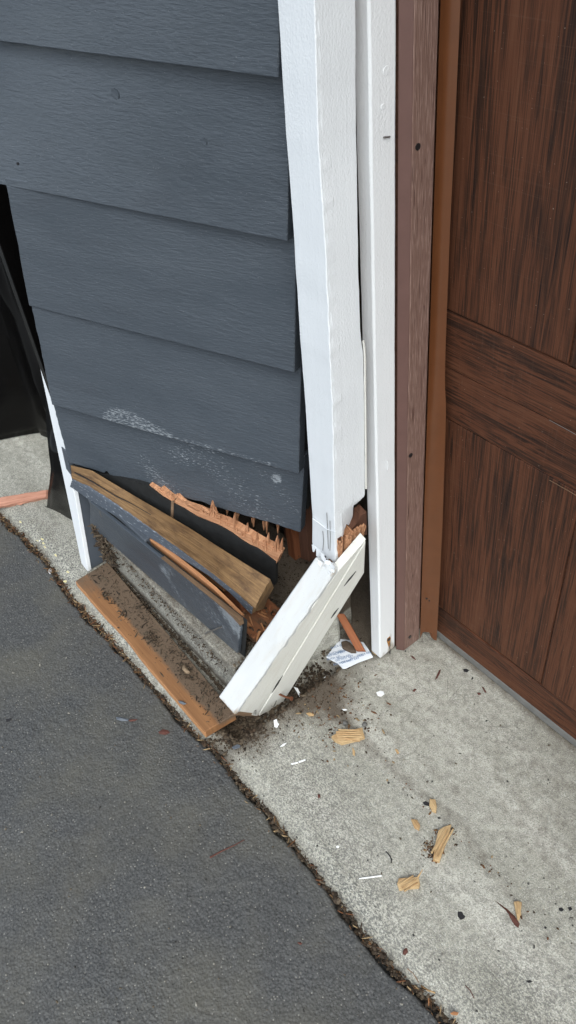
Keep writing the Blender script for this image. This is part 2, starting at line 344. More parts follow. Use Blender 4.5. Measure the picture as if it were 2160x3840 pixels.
def crumbs(name, items, m, label, cat):
    """items: (x, y, z, size, stretch, yaw); one mass of crumbs nobody could count."""
    global _ico
    if _ico is None:
        bm = bmesh.new(); bmesh.ops.create_icosphere(bm, subdivisions=1, radius=1); _ico = (np.array([v.co for v in bm.verts]), [[v.index for v in f.verts] for f in bm.faces]); bm.free()
    vs, fs = [], []
    B, T = _ico
    for (x, y, z, s, st, yaw) in items:
        q = B * (1 + .45 * (rng.random((len(B), 1)) - .5)) * np.array([st, 1, .7 if st < 2 else .8]) * s
        t = rng.uniform(-.5, .5) if st < 2 else rng.uniform(-.2, .2); ct, stn = math.cos(t), math.sin(t)
        q = np.stack([q[:, 0] * ct - q[:, 2] * stn, q[:, 1], q[:, 0] * stn + q[:, 2] * ct], 1)
        c_, s_ = math.cos(yaw), math.sin(yaw)
        q = np.stack([q[:, 0] * c_ - q[:, 1] * s_ + x, q[:, 0] * s_ + q[:, 1] * c_ + y, q[:, 2] + z], 1)
        k = len(vs) * 12; vs.append(q); fs += [[i + k for i in f] for f in T]
    allv = np.concatenate(vs); me = bpy.data.meshes.new(name); me.from_pydata(allv.tolist(), [], fs); me.update()
    o = link(name, me, m); o['kind'] = 'stuff'; o['label'] = label; o['category'] = cat
    return o

# ------------------------------------------------------------------ ground: driveway, joint, apron
EP = sorted([onZ(*q) for q in ((0, 1283), (75, 1362), (150, 1448), (190, 1500), (515, 1860), (610, 1965), (735, 2110), (860, 2270), (1010, 2440), (1150, 2576))], key=lambda q: q.x)
ex = np.array([-80] + [q.x for q in EP] + [80]); ey = np.array([.27] + [q.y for q in EP] + [.31])
def edge(x): x = np.asarray(x, float); return np.interp(x, ex, ey) + .003 * vnoise(x * 9, x * 0, 2) + .002 * vnoise(x * 40, x * 0, 5)
XS = np.concatenate([[-80, -20, -6, -3.2, -2.5], np.linspace(-2.2, .25, 560), [.4, .8, 1.6, 4, 20, 80]])
def sstep(a, b, x): t = np.clip((x - a) / (b - a), 0, 1); return t * t * (3 - 2 * t)
FOOT = V((-.80, .40, 0))
def apron_h(x, y):
    s = y - edge(x)
    h = -.030 * np.clip(.515 - y, 0, 1) * sstep(-.75, -.66, x) - .010 * (1 - sstep(0, .035, s)) + .0012 * vnoise(x * 14, y * 14, 1) + .0007 * vnoise(x * 60, y * 60, 3)
    wob = .008 * vnoise(x * 30, y * 30, 8)
    hole = sstep(-.862, -.84, x + wob) * (1 - sstep(-.785, -.768, x + .25 * (y - .42) * 0 + wob * .3)) * sstep(.335, .36, y + wob) * (1 - sstep(.585, .60, y + wob))
    brk = (1 - sstep(-.79, -.765, x + wob)) * sstep(-.86, -.83, x + wob) * (1 - sstep(.34, .37, y))
    h = h - .034 * hole - .008 * brk * (1 + vnoise(x * 50, y * 50, 4))
    return np.clip(h, -.045, 1)
def sheet(name, S, fy, fh, m, kind='structure', fwear=None, fstain=None, flip=False):
    X, Sg = np.meshgrid(XS, S); Y = fy(X, Sg); Z = fh(X, Y, Sg)
    vs = np.stack([X, Y, Z], -1).reshape(-1, 3); nx, ny = len(XS), len(S)
    i = np.arange(nx * ny).reshape(ny, nx); q = np.stack([i[:-1, :-1], i[:-1, 1:], i[1:, 1:], i[1:, :-1]], -1).reshape(-1, 4)
    if flip: q = q[:, ::-1]
    me = bpy.data.meshes.new(name); me.from_pydata(vs.tolist(), [], q.tolist())
    for k, f in (('wear', fwear), ('stain', fstain)):
        if f is not None:
            at = me.attributes.new(k, 'FLOAT', 'POINT'); at.data.foreach_set('value', f(X, Y).ravel().astype(np.float32))
    me.polygons.foreach_set('use_smooth', [True] * len(me.polygons)); me.update()
    o = link(name, me, m); o['kind'] = kind; return o
def a_wear(x, y): return np.clip(1.15 - (y - edge(x)) / .26, 0.12, 1) * (.75 + .4 * vnoise(x * 7, y * 7, 6))
def blob(x, y, cx, cy, rx, ry, r=0.):
    c, s = math.cos(r), math.sin(r); u = ((x - cx) * c + (y - cy) * s) / rx; v = (-(x - cx) * s + (y - cy) * c) / ry
    return np.exp(-(u * u + v * v))
def a_stain_dark(x, y):
    d = .95 * blob(x, y, -.775, .50, .05, .11) + .9 * blob(x, y, -.80, .35, .07, .05) + .62 * blob(x, y, -.72, .53, .06, .05)
    d += .42 * np.exp(-((y - .515 - .02 * vnoise(x * 5, x * 0, 3)) / .016) ** 2) * sstep(-.75, -.68, x) * (1 - .35 * sstep(-.35, -.1, x)) + .26 * np.exp(-((y - .575 - .05 * (x + .4)) / .012) ** 2) * sstep(-.66, -.58, x) * (1 - sstep(-.42, -.36, x))
    d += 1.0 * sstep(.655, .70, y + .012 * vnoise(x * 40, y * 40, 2)) * (1 - sstep(-.745, -.73, x)) + .5 * blob(x, y, -.79, .66, .05, .05)  # first term darkens the whole floor behind the wall line
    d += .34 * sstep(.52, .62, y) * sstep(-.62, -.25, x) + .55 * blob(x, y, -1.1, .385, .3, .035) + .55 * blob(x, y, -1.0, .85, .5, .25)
    d += .5 * np.exp(-((y - .80) / .012) ** 2) * sstep(-.72, -.68, x) + .22 * blob(x, y, -.56, .42, .015, .1, .3) + .4 * np.exp(-((y - edge(x)) / .012) ** 2) + .35 * blob(x, y, -1.6, .33, .12, .06)
    return d
SA = np.concatenate([[-.0005, 0], np.linspace(.004, .56, 150), [.6, .7, .85, 1.1, 1.6, 3]])
def ap_h(x, y, s):
    h = apron_h(x, y); return np.where(s < 0, -.06, h)
sheet('concrete_apron', SA, lambda x, s: edge(x) + s, ap_h, M_APRON, fwear=a_wear, fstain=a_stain_dark)
SD = np.concatenate([[0], np.linspace(.002, .62, 190), [.7, .9, 1.3, 2.5, 6, 20, 80]])
def dr_h(x, y, s):
    sp = s - .005 * vnoise(x * 22, x * 0, 9)
    h = -.014 - .022 * (1 - sstep(.002, .011, sp)) + .0005 * vnoise(x * 120, y * 120, 2) + .0006 * vnoise(x * 230, y * 230, 4) + .0025 * vnoise(x * 9, y * 9, 7)
    return np.where(s <= 0, -.05, h)
sheet('asphalt_driveway', SD, lambda x, s: edge(x) - s - .0015, dr_h, M_ASPH, flip=True)
def gz(x, y):
    e = float(edge(x)); x_, y_ = np.array([[x]]), np.array([[y]])
    return float(apron_h(x_, y_)[0, 0]) if y > e else float(dr_h(x_, y_, np.array([[e - y]]))[0, 0])
def gpt(px, py, s=2160 / 1449, up=0.):
    q = onZ(px, py, 0, s)
    if q.y < float(edge(q.x)): q = onZ(px, py, -.013, s)
    z = gz(q.x, q.y); q = onZ(px, py, z, s); q.z += up; return q

# ------------------------------------------------------------------ garage carcass behind everything (dark interior); its unseen roof keeps sky light out
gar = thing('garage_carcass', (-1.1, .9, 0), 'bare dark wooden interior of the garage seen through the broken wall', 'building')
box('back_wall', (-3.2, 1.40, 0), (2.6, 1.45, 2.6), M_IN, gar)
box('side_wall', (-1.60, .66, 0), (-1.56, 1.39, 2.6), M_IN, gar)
box('light_gap_blocker', (-1.447, .412, 0), (-1.425, .66, 2.6), M_PLAST, gar)  # added black upright, closes the gap where light leaked into the interior
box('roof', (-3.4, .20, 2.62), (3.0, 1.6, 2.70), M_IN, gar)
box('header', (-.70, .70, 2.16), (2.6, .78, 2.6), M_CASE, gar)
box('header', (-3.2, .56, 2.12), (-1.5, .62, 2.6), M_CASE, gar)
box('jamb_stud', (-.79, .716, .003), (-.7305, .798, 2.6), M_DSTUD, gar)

# ------------------------------------------------------------------ garage door
DY = .803
door = thing('garage_door', (-.1, DY, 0), 'dark brown oak print sectional garage door with horizontal rails', 'garage door')
X0, X1 = -.745, 2.2
def door_section(z0, z1, r0, r1, seam):
    s = box('door_section', (X0, DY + .004, z0), (X1, DY + .045, z1), M_DOOR, door)
    def part(nm, xa, xb, za, zb, y, vert, nu=2):
        board(nm, (xa, y, za), (xb, y, za), (xb, y, zb), (xa, y, zb), (0, .012 + DY - y, 0), M_DOOR if vert else M_RAIL, s, nu, 1, uvrot=vert, bevel=.0014)
    part('rail', X0, X1, z0 + .0002, r0, DY, False); part('rail', X0, X1, r1, z1 - .0002, DY, False)
    part('panel', X0 + .002, seam - .002, r0 + .0025, r1 - .0025, DY + .0016, True)
    x = seam + .0015
    while x < X1 - .1:
        part('stile', x, x + .085, r0 + .0025, r1 - .0025, DY, True); x += .0865
        e = min(x + .46, X1); part('panel', x + .002, e - .002, r0 + .0025, r1 - .0025, DY + .0016, True); x = e
door_section(.012, .6503, .087, .556, -.446)
door_section(.6507, 1.24, .744, 1.16, -.502)
door_section(1.242, 1.70, 1.34, 1.61, -.502)
door_section(1.702, 2.16, 1.80, 2.07, -.502)
board('bottom_seal', (X0, DY - .006, .0005), (X1, DY - .006, .0005), (X1, DY - .001, .0135), (X0, DY - .001, .0135), (0, .03, 0), M_SEAL, door, 60, 2, bevel=.003, bow=lambda u, v: (0, .002 * fb(u * 22, 4), 0))
for (ax, ay, bx, by) in ((2059.8, 1800, 2160, 1861), (2060, 1575, 2160, 1632)):
    a, b = onY(ax, ay, DY - .0008, 1), onY(bx + 60, by + 33, DY - .0008, 1)
    tube('scratch', [a, (a + b) / 2 + V((0, 0, .0007)), b], .0004, M_PLY if ay > 1700 else M_STEEL, door, 5)

# ------------------------------------------------------------------ brown weather stop
stop = thing('weather_stop', (-.712, .75, 0), 'brown embossed door stop strip with flared smooth seal beside the garage door', 'door stop')
board('stop_lip', (-.7265, .7122, .002), (-.7125, .7215, .002), (-.7125, .7215, 2.15), (-.7265, .7122, 2.15), (-.002, .010, 0), M_SMOOTH, stop, 1, 2, uvrot=True, bevel=.0008)
st = board('stop_strip', (-.712, .722, .002), (-.712, .766, .002), (-.712, .759, 2.15), (-.712, .720, 2.15), (-.0175, 0, 0), M_TRIM, stop, 3, 60, uvrot=True, bevel=.003)
OUT = [onY(x, y, .788, 1) for x, y in ((1637, 2410), (1648, 2200), (1660, 1950), (1668, 1700), (1673, 1540), (1668, 1430), (1671, 1300), (1680, 1050), (1688, 850), (1703, 550), (1727, 0))]
vs, fs, uv = [], [], []; RW = []
zt = [q.z for q in OUT]
for i in range(90):
    z = .004 + (2.14) * (i / 89) ** 1.5
    xo = np.interp(z, zt, [q.x for q in OUT]); RW.append((z, xo))
K = 9
for i, (z, xo) in enumerate(RW):
    for k in range(K):
        t = k / (K - 1); x = -.711 + (xo + .711) * t + .004 * math.sin(t * math.pi) * -1
        zz = z + (.030 * math.sin(min(t * 1.25, 1) * math.pi) if i == 0 else (.026 * math.sin(min(t * 1.25, 1) * math.pi) if i == 1 else (.018 * math.sin(min(t * 1.25, 1) * math.pi) if i < 4 else 0)))
        ya = .7665 - .0045 * min(1, z / 1.1); vs.append(V((x, ya + (.788 - ya) * t ** .9, zz)))
n = len(vs); vs += [q + V((-.0018, .0016, 0)) for q in vs]
for i in range(len(RW) - 1):
    for k in range(K - 1):
        a = i * K + k; fs += [[a, a + 1, a + K + 1, a + K], [a + n + K, a + n + K + 1, a + n + 1, a + n]]
    for k in (0, K - 1):
        a = i * K + k; fs.append([a, a + K, a + K + n, a + n] if k == 0 else [a + n, a + n + K, a + K, a])
for k in range(K - 1): fs.append([k, k + n, k + 1 + n, k + 1])
for f in fs: uv += [(vs[q].z, vs[q].y) for q in f]
mesh('seal_flange', vs, fs, M_VINYL, stop, uv, {'wear': [0] * len(vs)}, 60)
for px in ((1566.8, 550), (1539.6, 1707.6), (1537, 2388)): disc('screw', onX(*px, -.7118, 1), (1, 0, 0), .0042, M_DARK, stop, .0016)
for px in ((1600, 2245), (1611, 2252)): disc('pinhole', onX(*px, -.701, 1), (1, -.7, 0), .0022, M_DARK, stop, .001)

# ------------------------------------------------------------------ white door casing
case = thing('door_casing', (-.74, .69, 0), 'straight white door casing with rusty nail hole at its foot', 'door casing')
CF = [onX(x, y, -.727) for x, y in ((965, 1665), (957, 1400), (945, 1000), (938, 700), (933, 0))]
def cas_bow(u, v): return (.0012 * fb(v * 9, 3), .0015 * fb(v * 5, 8), 0)
board('casing_board', (-.727, .668, .004), (-.727, .7105, .006), (-.727, .7105, 2.55), (-.727, .670, 2.55), (-.0268, 0, 0), M_CASE, case, 6, 90, bow=cas_bow, bevel=.003, uvrot=True,
      jag={'b': lambda u: .004 + .004 * abs(fb(u * 6, 5)) + .004 * (u > .9)}, wear=lambda u, v: .75 * max(0, 1 - v / .02) + .8 * math.exp(-((u - .72) / .14) ** 2 - ((v - .019) / .022) ** 2))
q = onX(1458, 2398, -.7265, 1); disc('nail_hole', q, (1, 0, 0), .004, M_DARK, case, .0014)
poly('rust_stain', [q + V((-.0002, a, b)) for a, b in ((-.004, .006), (.003, .007), (.006, 0), (.003, -.02), (0, -.026), (-.003, -.012), (-.005, -.003))], (-.0008, 0, 0), M_RUSTSTAIN, case)
tube('crack', [onX(1462 + dx, 2410 + k * 9, -.7268, 1) for k, dx in enumerate((0, 1, -1, 1, 0, 2, 0))], .0009, M_DARK, case, 5)
for px, r in (((1449, 265), .0065), ((1436, 400), .004)): disc('nail_dimple', onX(*px, -.7266, 1), (1, 0, 0), r * .8, M_CASE, case, .0010, bevel=.0004)
tube('staple', [onX(1438, 516, -.7255, 1), onX(1450, 514.5, -.7245, 1), onX(1462, 513, -.7255, 1)], .0011, M_STEEL, case, 6)
tube('staple', [onX(1453, 1728, -.7255, 1), onX(1455, 1742, -.7245, 1), onX(1454, 1762, -.7255, 1)], .0011, M_FLAKE, case, 6)
poly('rotten_edge', [onY(x, y, .672) for x, y in ((934, 1632), (943, 1640), (948, 1662), (941, 1655), (936, 1645))], (0, .01, 0), M_CHIP, case)

# ------------------------------------------------------------------ side wall: twisted lap siding and what is behind it
wall = thing('siding_wall', (-1.1, .5, 0), 'slate grey lap siding wall twisted and torn loose at its bottom edge', 'wall')
Rpx = ((703, 198), (725, 609), (743, 939), (753, 1194), (757, 1341)); Lpx = (None, (-6, 463), (70, 769), (128, 1018), (170, 1163))
R_ = [onY(*q, .60) for q in Rpx]; L_ = [None] + [onZ(*Lpx[i], R_[i].z) for i in range(1, 5)]
d1 = onZ(0, 105, R_[0].z); L_[0] = R_[0] + (d1 - R_[0]).normalized() * .56
up = []
for k in range(1, 8):      # laps above the picture, straightening out
    a = math.radians(max(0, 12.4 - 4.5 * k)); r = V((-.790, .60, R_[0].z + .2 * k)); up.append((r, r + V((-math.cos(a), -math.sin(a), 0)) * .56))
Rs = [u[0] for u in up[::-1]] + R_; Ls = [u[1] for u in up[::-1]] + L_
nlap = len(Rs)
def wear_lap4(u, v):
    a = .72 * float(1 - sstep(.8, 1.05, math.hypot((u - .33) / (.11 if u < .33 else .26), v / (.19 - .09 * (u > .33) * (u - .33) / .26))))
    b = ((.9 + .35 * n1(u * 9, 6)) if v < .035 + .02 * n1(u * 40, 2) else .5 if v < .09 else 0) * sstep(.3, .4, u) * (1 - sstep(.90, .97, u))
    return float(max(a, b * .78))
def wear_lap5(u, v):
    a = .57 * float(sstep(.25, .40, u)) * float(1 - sstep(.80, .93, v)) * (.72 + .7 * n1(u * 9 + v * 3, 7))
    b = math.exp(-((u - .55) / .16) ** 2 - ((v - .62) / .25) ** 2) * .62
    c = .95 * math.exp(-((u - .905) / .022) ** 4 - ((v - .64) / .07) ** 4)
    return max(a, b, c)
for k in range(1, nlap):
    bl, br = Ls[k], Rs[k]; tl0, tr0 = Ls[k - 1], Rs[k - 1]
    nrm = (br - bl).cross(V((0, 0, 1))).normalized()       # towards the street
    if nrm.y > 0: nrm = -nrm
    tl, tr = tl0 - nrm * .026 + V((0, 0, .02)), tr0 - nrm * .026 + V((0, 0, .02))
    TLp = {nlap - 3: (19, 478), nlap - 2: (80, 772), nlap - 1: (134, 1021)}.get(k)
    if TLp: tl = onP(*TLp, tr, nrm) + (tl - tr).normalized() * 0 + V((0, 0, .02)) 
    # right ends: true edge a little left of the lap above
    ix = k - (nlap - 5)
    jag = {'r': (lambda s: lambda v: .0012 + .0016 * abs(fb(v * 9, s)))(k + .3), 'l': (lambda s: lambda v: .002 + .0025 * abs(fb(v * 11, s)) + .004 * max(0, fb(v * 4, s)))(k + .7),
           'b': (lambda s: lambda u: .0008 * fb(u * 30, s))(k)}
    if ix == 4: jag['b'] = lambda u: .004 * abs(fb(u * 14, 3)) + .006 * max(0, fb(u * 5, 2.2)) + (.006 if .18 < u < .2 else 0)
    wv = {3: wear_lap4, 4: wear_lap5}.get(ix)
    wav = (lambda s: lambda u, v: nrm * (.0012 * fb(u * 4 + v, s)))(k)
    board('siding_board', bl, br, tr, tl, -nrm * .021, M_SID, wall, 110 if ix >= 3 else 60, 40 if ix >= 3 else 8, jag=jag, wear=wv, bow=wav, bevel=.0016, uvo=(k * 1.37, k * .73))
for k_, px, r_ in ((nlap - 4, (290, 236), .007), (nlap - 4, (513, 357), .005), (nlap - 4, (45, 412), .0022)):
    nd = (Rs[k_] - Ls[k_]).cross(Rs[k_ - 1] - Rs[k_]).normalized(); nd = -nd if nd.y > 0 else nd
    cc = onP(*px, (Ls[k_] + Rs[k_]) / 2 + nd * .001, nd); disc('nail_dimple', cc, nd, r_, M_SID if r_ > .003 else M_DARK, wall, .0022)
# torn-off teeth of the sheathing still hanging behind the lowest board
bl, br = Ls[-1], Rs[-1]; nW = (br - bl).cross(V((0, 0, 1))).normalized(); nW = -nW if nW.y > 0 else nW
pback = br - nW * .016
def wpt(x, y, off=.022): return onP(x, y, br - nW * off, nW)
z4 = lambda x, y: ((560 + x / 2.415) / 2160 * 1449, (1780 + y / 2.415) / 2160 * 1449)
for tip, wdt, h in (((805, 425), 13, 75), ((935, 480), 13, 75), ((1050, 538), 22, 105), ((1160, 538), 10, 75), ((700, 372), 10, 60)):
    x, y = tip
    for i in range(3):
        ox, hh = random.uniform(-.7, .7) * wdt, h * random.uniform(.35, .75) if i else h; wd_ = max(4, wdt * random.uniform(.4, .8))
        poly('splinter', [wpt(*z4(x + ox, y - h + hh)), wpt(*z4(x + ox + wd_ * .5, y - h + hh * .4)), wpt(*z4(x + ox + wd_, y - h - 10)), wpt(*z4(x + ox - wd_, y - h - 10)), wpt(*z4(x + ox - wd_ * .6, y - h + hh * .5))], -nW * .004, M_FRESH, wall)
# upper sheathing behind the boards
a, b = bl - nW * .034 + V((0, 0, .03)), br - nW * .034 + V((0, 0, .03)); tu, tv = Ls[5] - nW * .06, Rs[5] - nW * .06
board('sheathing', a, b, tv, tu, -nW * .012, M_FELT, wall, 20, 12)
# dark framing strip between the siding and the post
e0, e1 = onY(760, 1385, .635), onY(777, 1422, .635)
a = onY(757, 1408, .632); b = onY(779, 1424, .632); c = onY(737, 160, .632) ; d = onY(700, 160, .632)
board('wall_stud', a, b, V((b.x + .03, .632, 2.4)), V((a.x + .03, .632, 2.4)), (0, .05, 0), M_DSTUD, wall, 3, 30, uvrot=True, jag={'b': lambda u: .012 * abs(fb(u * 3, 4)) + .01 * u})
# studs seen under the siding
a, b = onZ(727, 1405, .10), onZ(757, 1411, .10); b.y = a.y
board('wall_stud', a, b, b + V((0, 0, 2.2)), a + V((0, 0, 2.2)), (0, .06, 0), M_STUD, wall, 3, 20, uvrot=True, jag={'b': lambda u: .004 * fb(u * 5, 1)})
a, b = onZ(702, 1396, .10), onZ(726, 1404, .10); a.y += .03; b.y = a.y
board('wall_stud', a, b, b + V((0, 0, 2.2)), a + V((0, 0, 2.2)), (0, .05, 0), M_DSTUD, wall, 3, 20, uvrot=True)
a, b = onZ(672, 1390, .10), onZ(700, 1396, .10); a.y += .05; b.y = a.y
board('wall_stud', a, b, b + V((0, 0, 2.2)), a + V((0, 0, 2.2)), (0, .05, 0), M_DSTUD, wall, 3, 20, uvrot=True)

# lower sheathing strip with black paper and splintered top edge
CL = V((-1.34, .398, .16)); CR = onY(692, 1447, .55); nC = (CR - CL).cross(V((0, 0, 1))).normalized(); nC = -nC if nC.y > 0 else nC
def cpt(x, y, off=0.): return onP(x, y, CR + nC * off, nC)
sh = thing('sheathing_strip', CR, 'black papered sheathing strip with a fresh splintered top edge under the siding', 'sheathing')
tops = [(178, 1172), (240, 1190), (300, 1200), (345, 1213), (376, 1224), (404, 1246), (431, 1263), (463, 1280), (495, 1300), (527, 1313), (556, 1325), (582, 1340), (606, 1358), (627, 1371), (648, 1380), (670, 1396), (693, 1414)]
lows = [(178, 1185), (240, 1215), (300, 1246), (345, 1270), (376, 1287), (404, 1302), (431, 1318), (463, 1337), (495, 1356), (527, 1374), (556, 1391), (582, 1406), (606, 1421), (627, 1434), (648, 1447), (670, 1460), (692, 1472)]
def strip(name, tp, lw, m, par, off0, th, **k):
    vs = [cpt(*q, off0) for q in tp] + [cpt(*q, off0) for q in lw]; n = len(tp); vs += [v - nC * th for v in vs]; fs = []; N = 2 * n
    for i in range(n - 1):
        fs += [[i, n + i, n + i + 1, i + 1], [N + i + 1, N + n + i + 1, N + n + i, N + i], [i, i + 1, N + i + 1, N + i], [n + i + 1, n + i, N + n + i, N + n + i + 1]]
    fs += [[0, N, N + n, n], [n - 1, 2 * n - 1, N + 2 * n - 1, N + n - 1]]
    uv = []; ax = (cpt(690, 1430) - cpt(240, 1200)).normalized()
    for f in fs: uv += [((vs[q] - CL).dot(ax), vs[q].z) for q in f]
    return mesh(name, vs, fs, m, par, uv, {'wear': [0] * len(vs)}, None, **k)
i0 = 5
strip('paper_face', tops[:7], lows[:7], M_FELT, sh, .001, .009)
strip('paper_face', [(434.5, 1265)] + tops[7:], [(434.5, 1320)] + lows[7:], M_FELT, sh, .001, .009)
strip('seam_edge', [(431, 1258), (437, 1261)], [(428, 1316), (435, 1320)], M_PLY, sh, .002, .010)
wt_ = [(376, 1219), (396, 1233), (404, 1230), (424, 1247), (440, 1259), (470, 1273), (495, 1281), (517, 1291), (545, 1304), (570, 1313), (592, 1324), (612, 1336), (634, 1349), (653, 1361), (680, 1374), (707, 1390)]
wl_ = [(378, 1228), (390, 1240), (404, 1249), (420, 1259), (436, 1269), (463, 1283), (495, 1303), (520, 1314), (545, 1322), (565, 1333), (588, 1347), (608, 1362), (628, 1374), (650, 1384), (672, 1400), (694, 1420)]
strip('split_edge', wt_, wl_, M_FRESH, sh, -.0015, .014)
for (x, y), wl, wr, h in (((565, 240), 40, 68, 150), ((770, 350), 52, 22, 165), ((885, 440), 46, 14, 130), ((975, 525), 40, 10, 120), ((1075, 530), 54, 8, 170), ((1155, 555), 60, 6, 150), ((1200, 580), 48, 2, 130), ((470, 300), 4, 60, 44), ((690, 408), 30, 30, 50), ((640, 395), 26, 22, 50),
                         ((1165, 588), 26, 10, 100), ((1185, 640), 20, 10, 60), ((830, 510), 14, 20, 50), ((925, 560), 14, 20, 50), ((1030, 600), 14, 14, 60)):
    ns = max(4, int((wl + wr) / 9)); 
    poly('splinter', [cpt(*z4(*q), -.003) for q in ((x, y), (x + wr * .3, y + h * .42), (x + wr * .42, y + h * .40), (x + wr * .62, y + h * .70), (x + wr, y + h), (x - wl, y + h * .86), (x - wl * .7, y + h * .60), (x - wl * .55, y + h * .62), (x - wl * .3, y + h * .36))], -nC * .004, M_FRESH, sh)
    for i in range(ns):
        f = (i + random.uniform(.1, .9)) / ns; bx = x - wl + (wl + wr) * f; rel = (f * (wl + wr) - wl) / (wl if f * (wl + wr) < wl else wr)
        hh = h * max(.16, (1 - abs(rel)) ** 1.25 * random.uniform(.75, 1.08)); by = y + h * (.86 + .14 * f); wd_ = random.uniform(4, 9); tx = bx + (x - bx) * .35 + random.uniform(-4, 4); o = random.uniform(-.007, .003)
        pts = [(tx, by - hh), (bx + wd_ * .55, by - hh * .62), (bx + wd_ * .5, by - hh * .5), (bx + wd_, by + 6), (bx - wd_, by + 4), (bx - wd_ * .6, by - hh * .45), (bx - wd_ * .35, by - hh * .7)]
        poly('splinter', [cpt(*z4(*q), o) for q in pts], -nC * .003, M_FRESH, sh)
for pts in (((60, 130), (120, 190), (200, 235), (215, 225), (160, 195), (100, 150)), ((150, 165), (205, 235), (225, 235), (175, 165)), ((240, 180), (275, 215), (320, 250), (330, 240), (290, 205), (265, 180)), ((460, 305), (540, 355), (545, 345), (475, 296)), ((330, 275), (440, 335), (445, 325), (350, 270))):
    poly('splinter', [cpt(*z4(*q), random.uniform(.001, .006)) for q in pts], -nC * .004, M_FRESH, sh)

# ------------------------------------------------------------------ foundation, sill
pad = thing('concrete_footing', (-1.1, .52, 0), 'dirty grey concrete footing block under the broken wall', 'footing')
jr = lambda s: {'t': lambda u: .004 + .006 * abs(fb(u * 9, s)), 'b': lambda u: 0}
board('footing_block', (-1.372, .392, -.02), (-.842, .397, -.02), (-.842, .397, .118), (-1.372, .392, .118), (0, .30, 0), M_APRON, pad, 70, 10, jag=jr(4), wear=lambda u, v: .85 + .3 * n1(u * 9 + v * 3, 4), bow=lambda u, v: (0, .003 * fb(u * 8 + v * 3, 6) + .002 * fb(u * 30 + v * 9, 7), 0), bevel=.004)
for o in pad.children:
    me = o.data; st_ = me.attributes.new('stain', 'FLOAT', 'POINT')
    st_.data.foreach_set('value', [float(.40 + .25 * max(0, ((v.co.z) - .06) / .06) + .5 * max(0, 1 - abs(v.co.z - .01) / .02) + (1.0 if v.co.y + .52 > .43 and v.co.z > .05 else 0)) for v in me.vertices])  # last term darkens the whole top of the block
# concrete stub to the right, behind the leaning post
stub = board('footing_stub', onZ(770, 1725, 0) * 0 + V((-.838, .565, -.02)), V((-.812, .64, -.02)), V((-.812, .64, .105)), V((-.838, .565, .105)), (-.10, .03, 0), M_APRON, pad, 10, 10, bevel=.008, bow=lambda u, v: (.004 * fb(u * 3 + v * 4, 2), 0, 0))
sill = thing('sill_plate', (-1.05, .50, .118), 'rotted rust brown sill plate end on the footing under the leaning post', 'sill plate')
board('sill_timber', (-1.33, .432, .122), (-.842, .458, .122), (-.842, .452, .158), (-1.33, .426, .158), (0, .085, 0), M_ROT, sill, 50, 5, jag={'r': lambda v: .008 * abs(fb(v * 6, 3)), 't': lambda u: .012 * abs(fb(u * 9, 2)) * u}, bow=lambda u, v: (0, .004 * fb(u * 9 + v * 4, 6), .003 * fb(u * 12, 3)), bevel=.003)
for k in range(26):
    a0 = V((-.90 + .07 * random.random(), .46 + .07 * random.random(), .160 + .006 * random.random())); t = random.uniform(-.9, .9); l = random.uniform(.008, .03); dd = V((math.cos(t), math.sin(t), random.uniform(-.1, .25))) * l; ww = V((-dd.y, dd.x, 0)).normalized() * random.uniform(.001, .003)
    poly('rot_sliver', [a0 - ww, a0 + dd * .6 - ww * 1.2, a0 + dd, a0 + ww], (0, 0, -.002), random.choice([M_SPLIT, M_ROT, M_STUD]), sill)

# ------------------------------------------------------------------ lower grey board (A) with lath behind it, ledge board (B)
lower = thing('lower_siding_plank', (-1.1, .39, .12), 'scuffed slate grey plank with a bent nail at its broken right end', 'plank')
nA = V((-.08, -1, 0)).normalized()
a, b, c, d = onY(226, 1322, .381), onY(598, 1645, .42), onY(605, 1563, .42), onY(226, 1262, .381)
def wearA(u, v): return float(.92 * sstep(.42, .6, u) * (.6 + .65 * n1(u * 14 + v * 4, 5)) + .55 * math.exp(-((u - .55) / .05) ** 2 - ((v - .75) / .2) ** 2) + .35 * sstep(.75, 1, u) * v)
pA = board('plank_face', a, b, c, d, -nA * .0075, M_SID, lower, 110, 24, wear=wearA, bevel=.0012, jag={'r': lambda v: .003 * abs(fb(v * 9, 2)) + (.004 if v > .8 else 0), 't': lambda u: .002 * abs(fb(u * 20, 4)) * (u > .4), 'b': lambda u: .0045 * max(0, fb(u * 13, 9)) * (u > .7)})
board('torn_top_edge', d + (c - d) * .52 + nA * .0006 + V((0, 0, .001)), c + nA * .0006 + V((-.004, 0, 0)), c + nA * .0006 + V((-.004, 0, .0015)) , d + (c - d) * .52 + nA * .0006 + V((0, 0, .001)), -nA * .0085, M_OLDEDGE, lower, 40, 1, bevel=0, jag={'b': lambda u: -.0008 - .002 * abs(fb(u * 11, 3)) - .007 * u ** 9})
board('back_layer', a - nA * .009, b - nA * .009 + V((.006, 0, -.016)), c - nA * .009 + V((.006, 0, .001)), d - nA * .009, -nA * .002, M_FELT, lower, 40, 3)
z2 = lambda x, y: (700 + x / 2.898, 2050 + y / 2.898)
nb = onP(*z2(415, 848), (a + b) / 2 * 0 + b, nA, 1); nt = onP(*z2(272, 897), b, nA, 1) + nA * .03
tube('bent_nail', [nb - nA * .004, nb + nA * .008, nb * .5 + nt * .5 + nA * .002, nt], .0016, M_STEEL, lower, 7); disc('nail_head', nt, nt - nb, .0038, M_STEEL, lower, .0014)
stp = onP(*((240 + 402 / 2.898), (1700 + 655 / 2.898)), a, nA, 1)
tube('staple', [stp + nA * .001 + V((0, 0, .008)), stp + nA * .002, stp + nA * .001 + V((.001, 0, -.008))], .0009, M_STEEL, lower, 5)
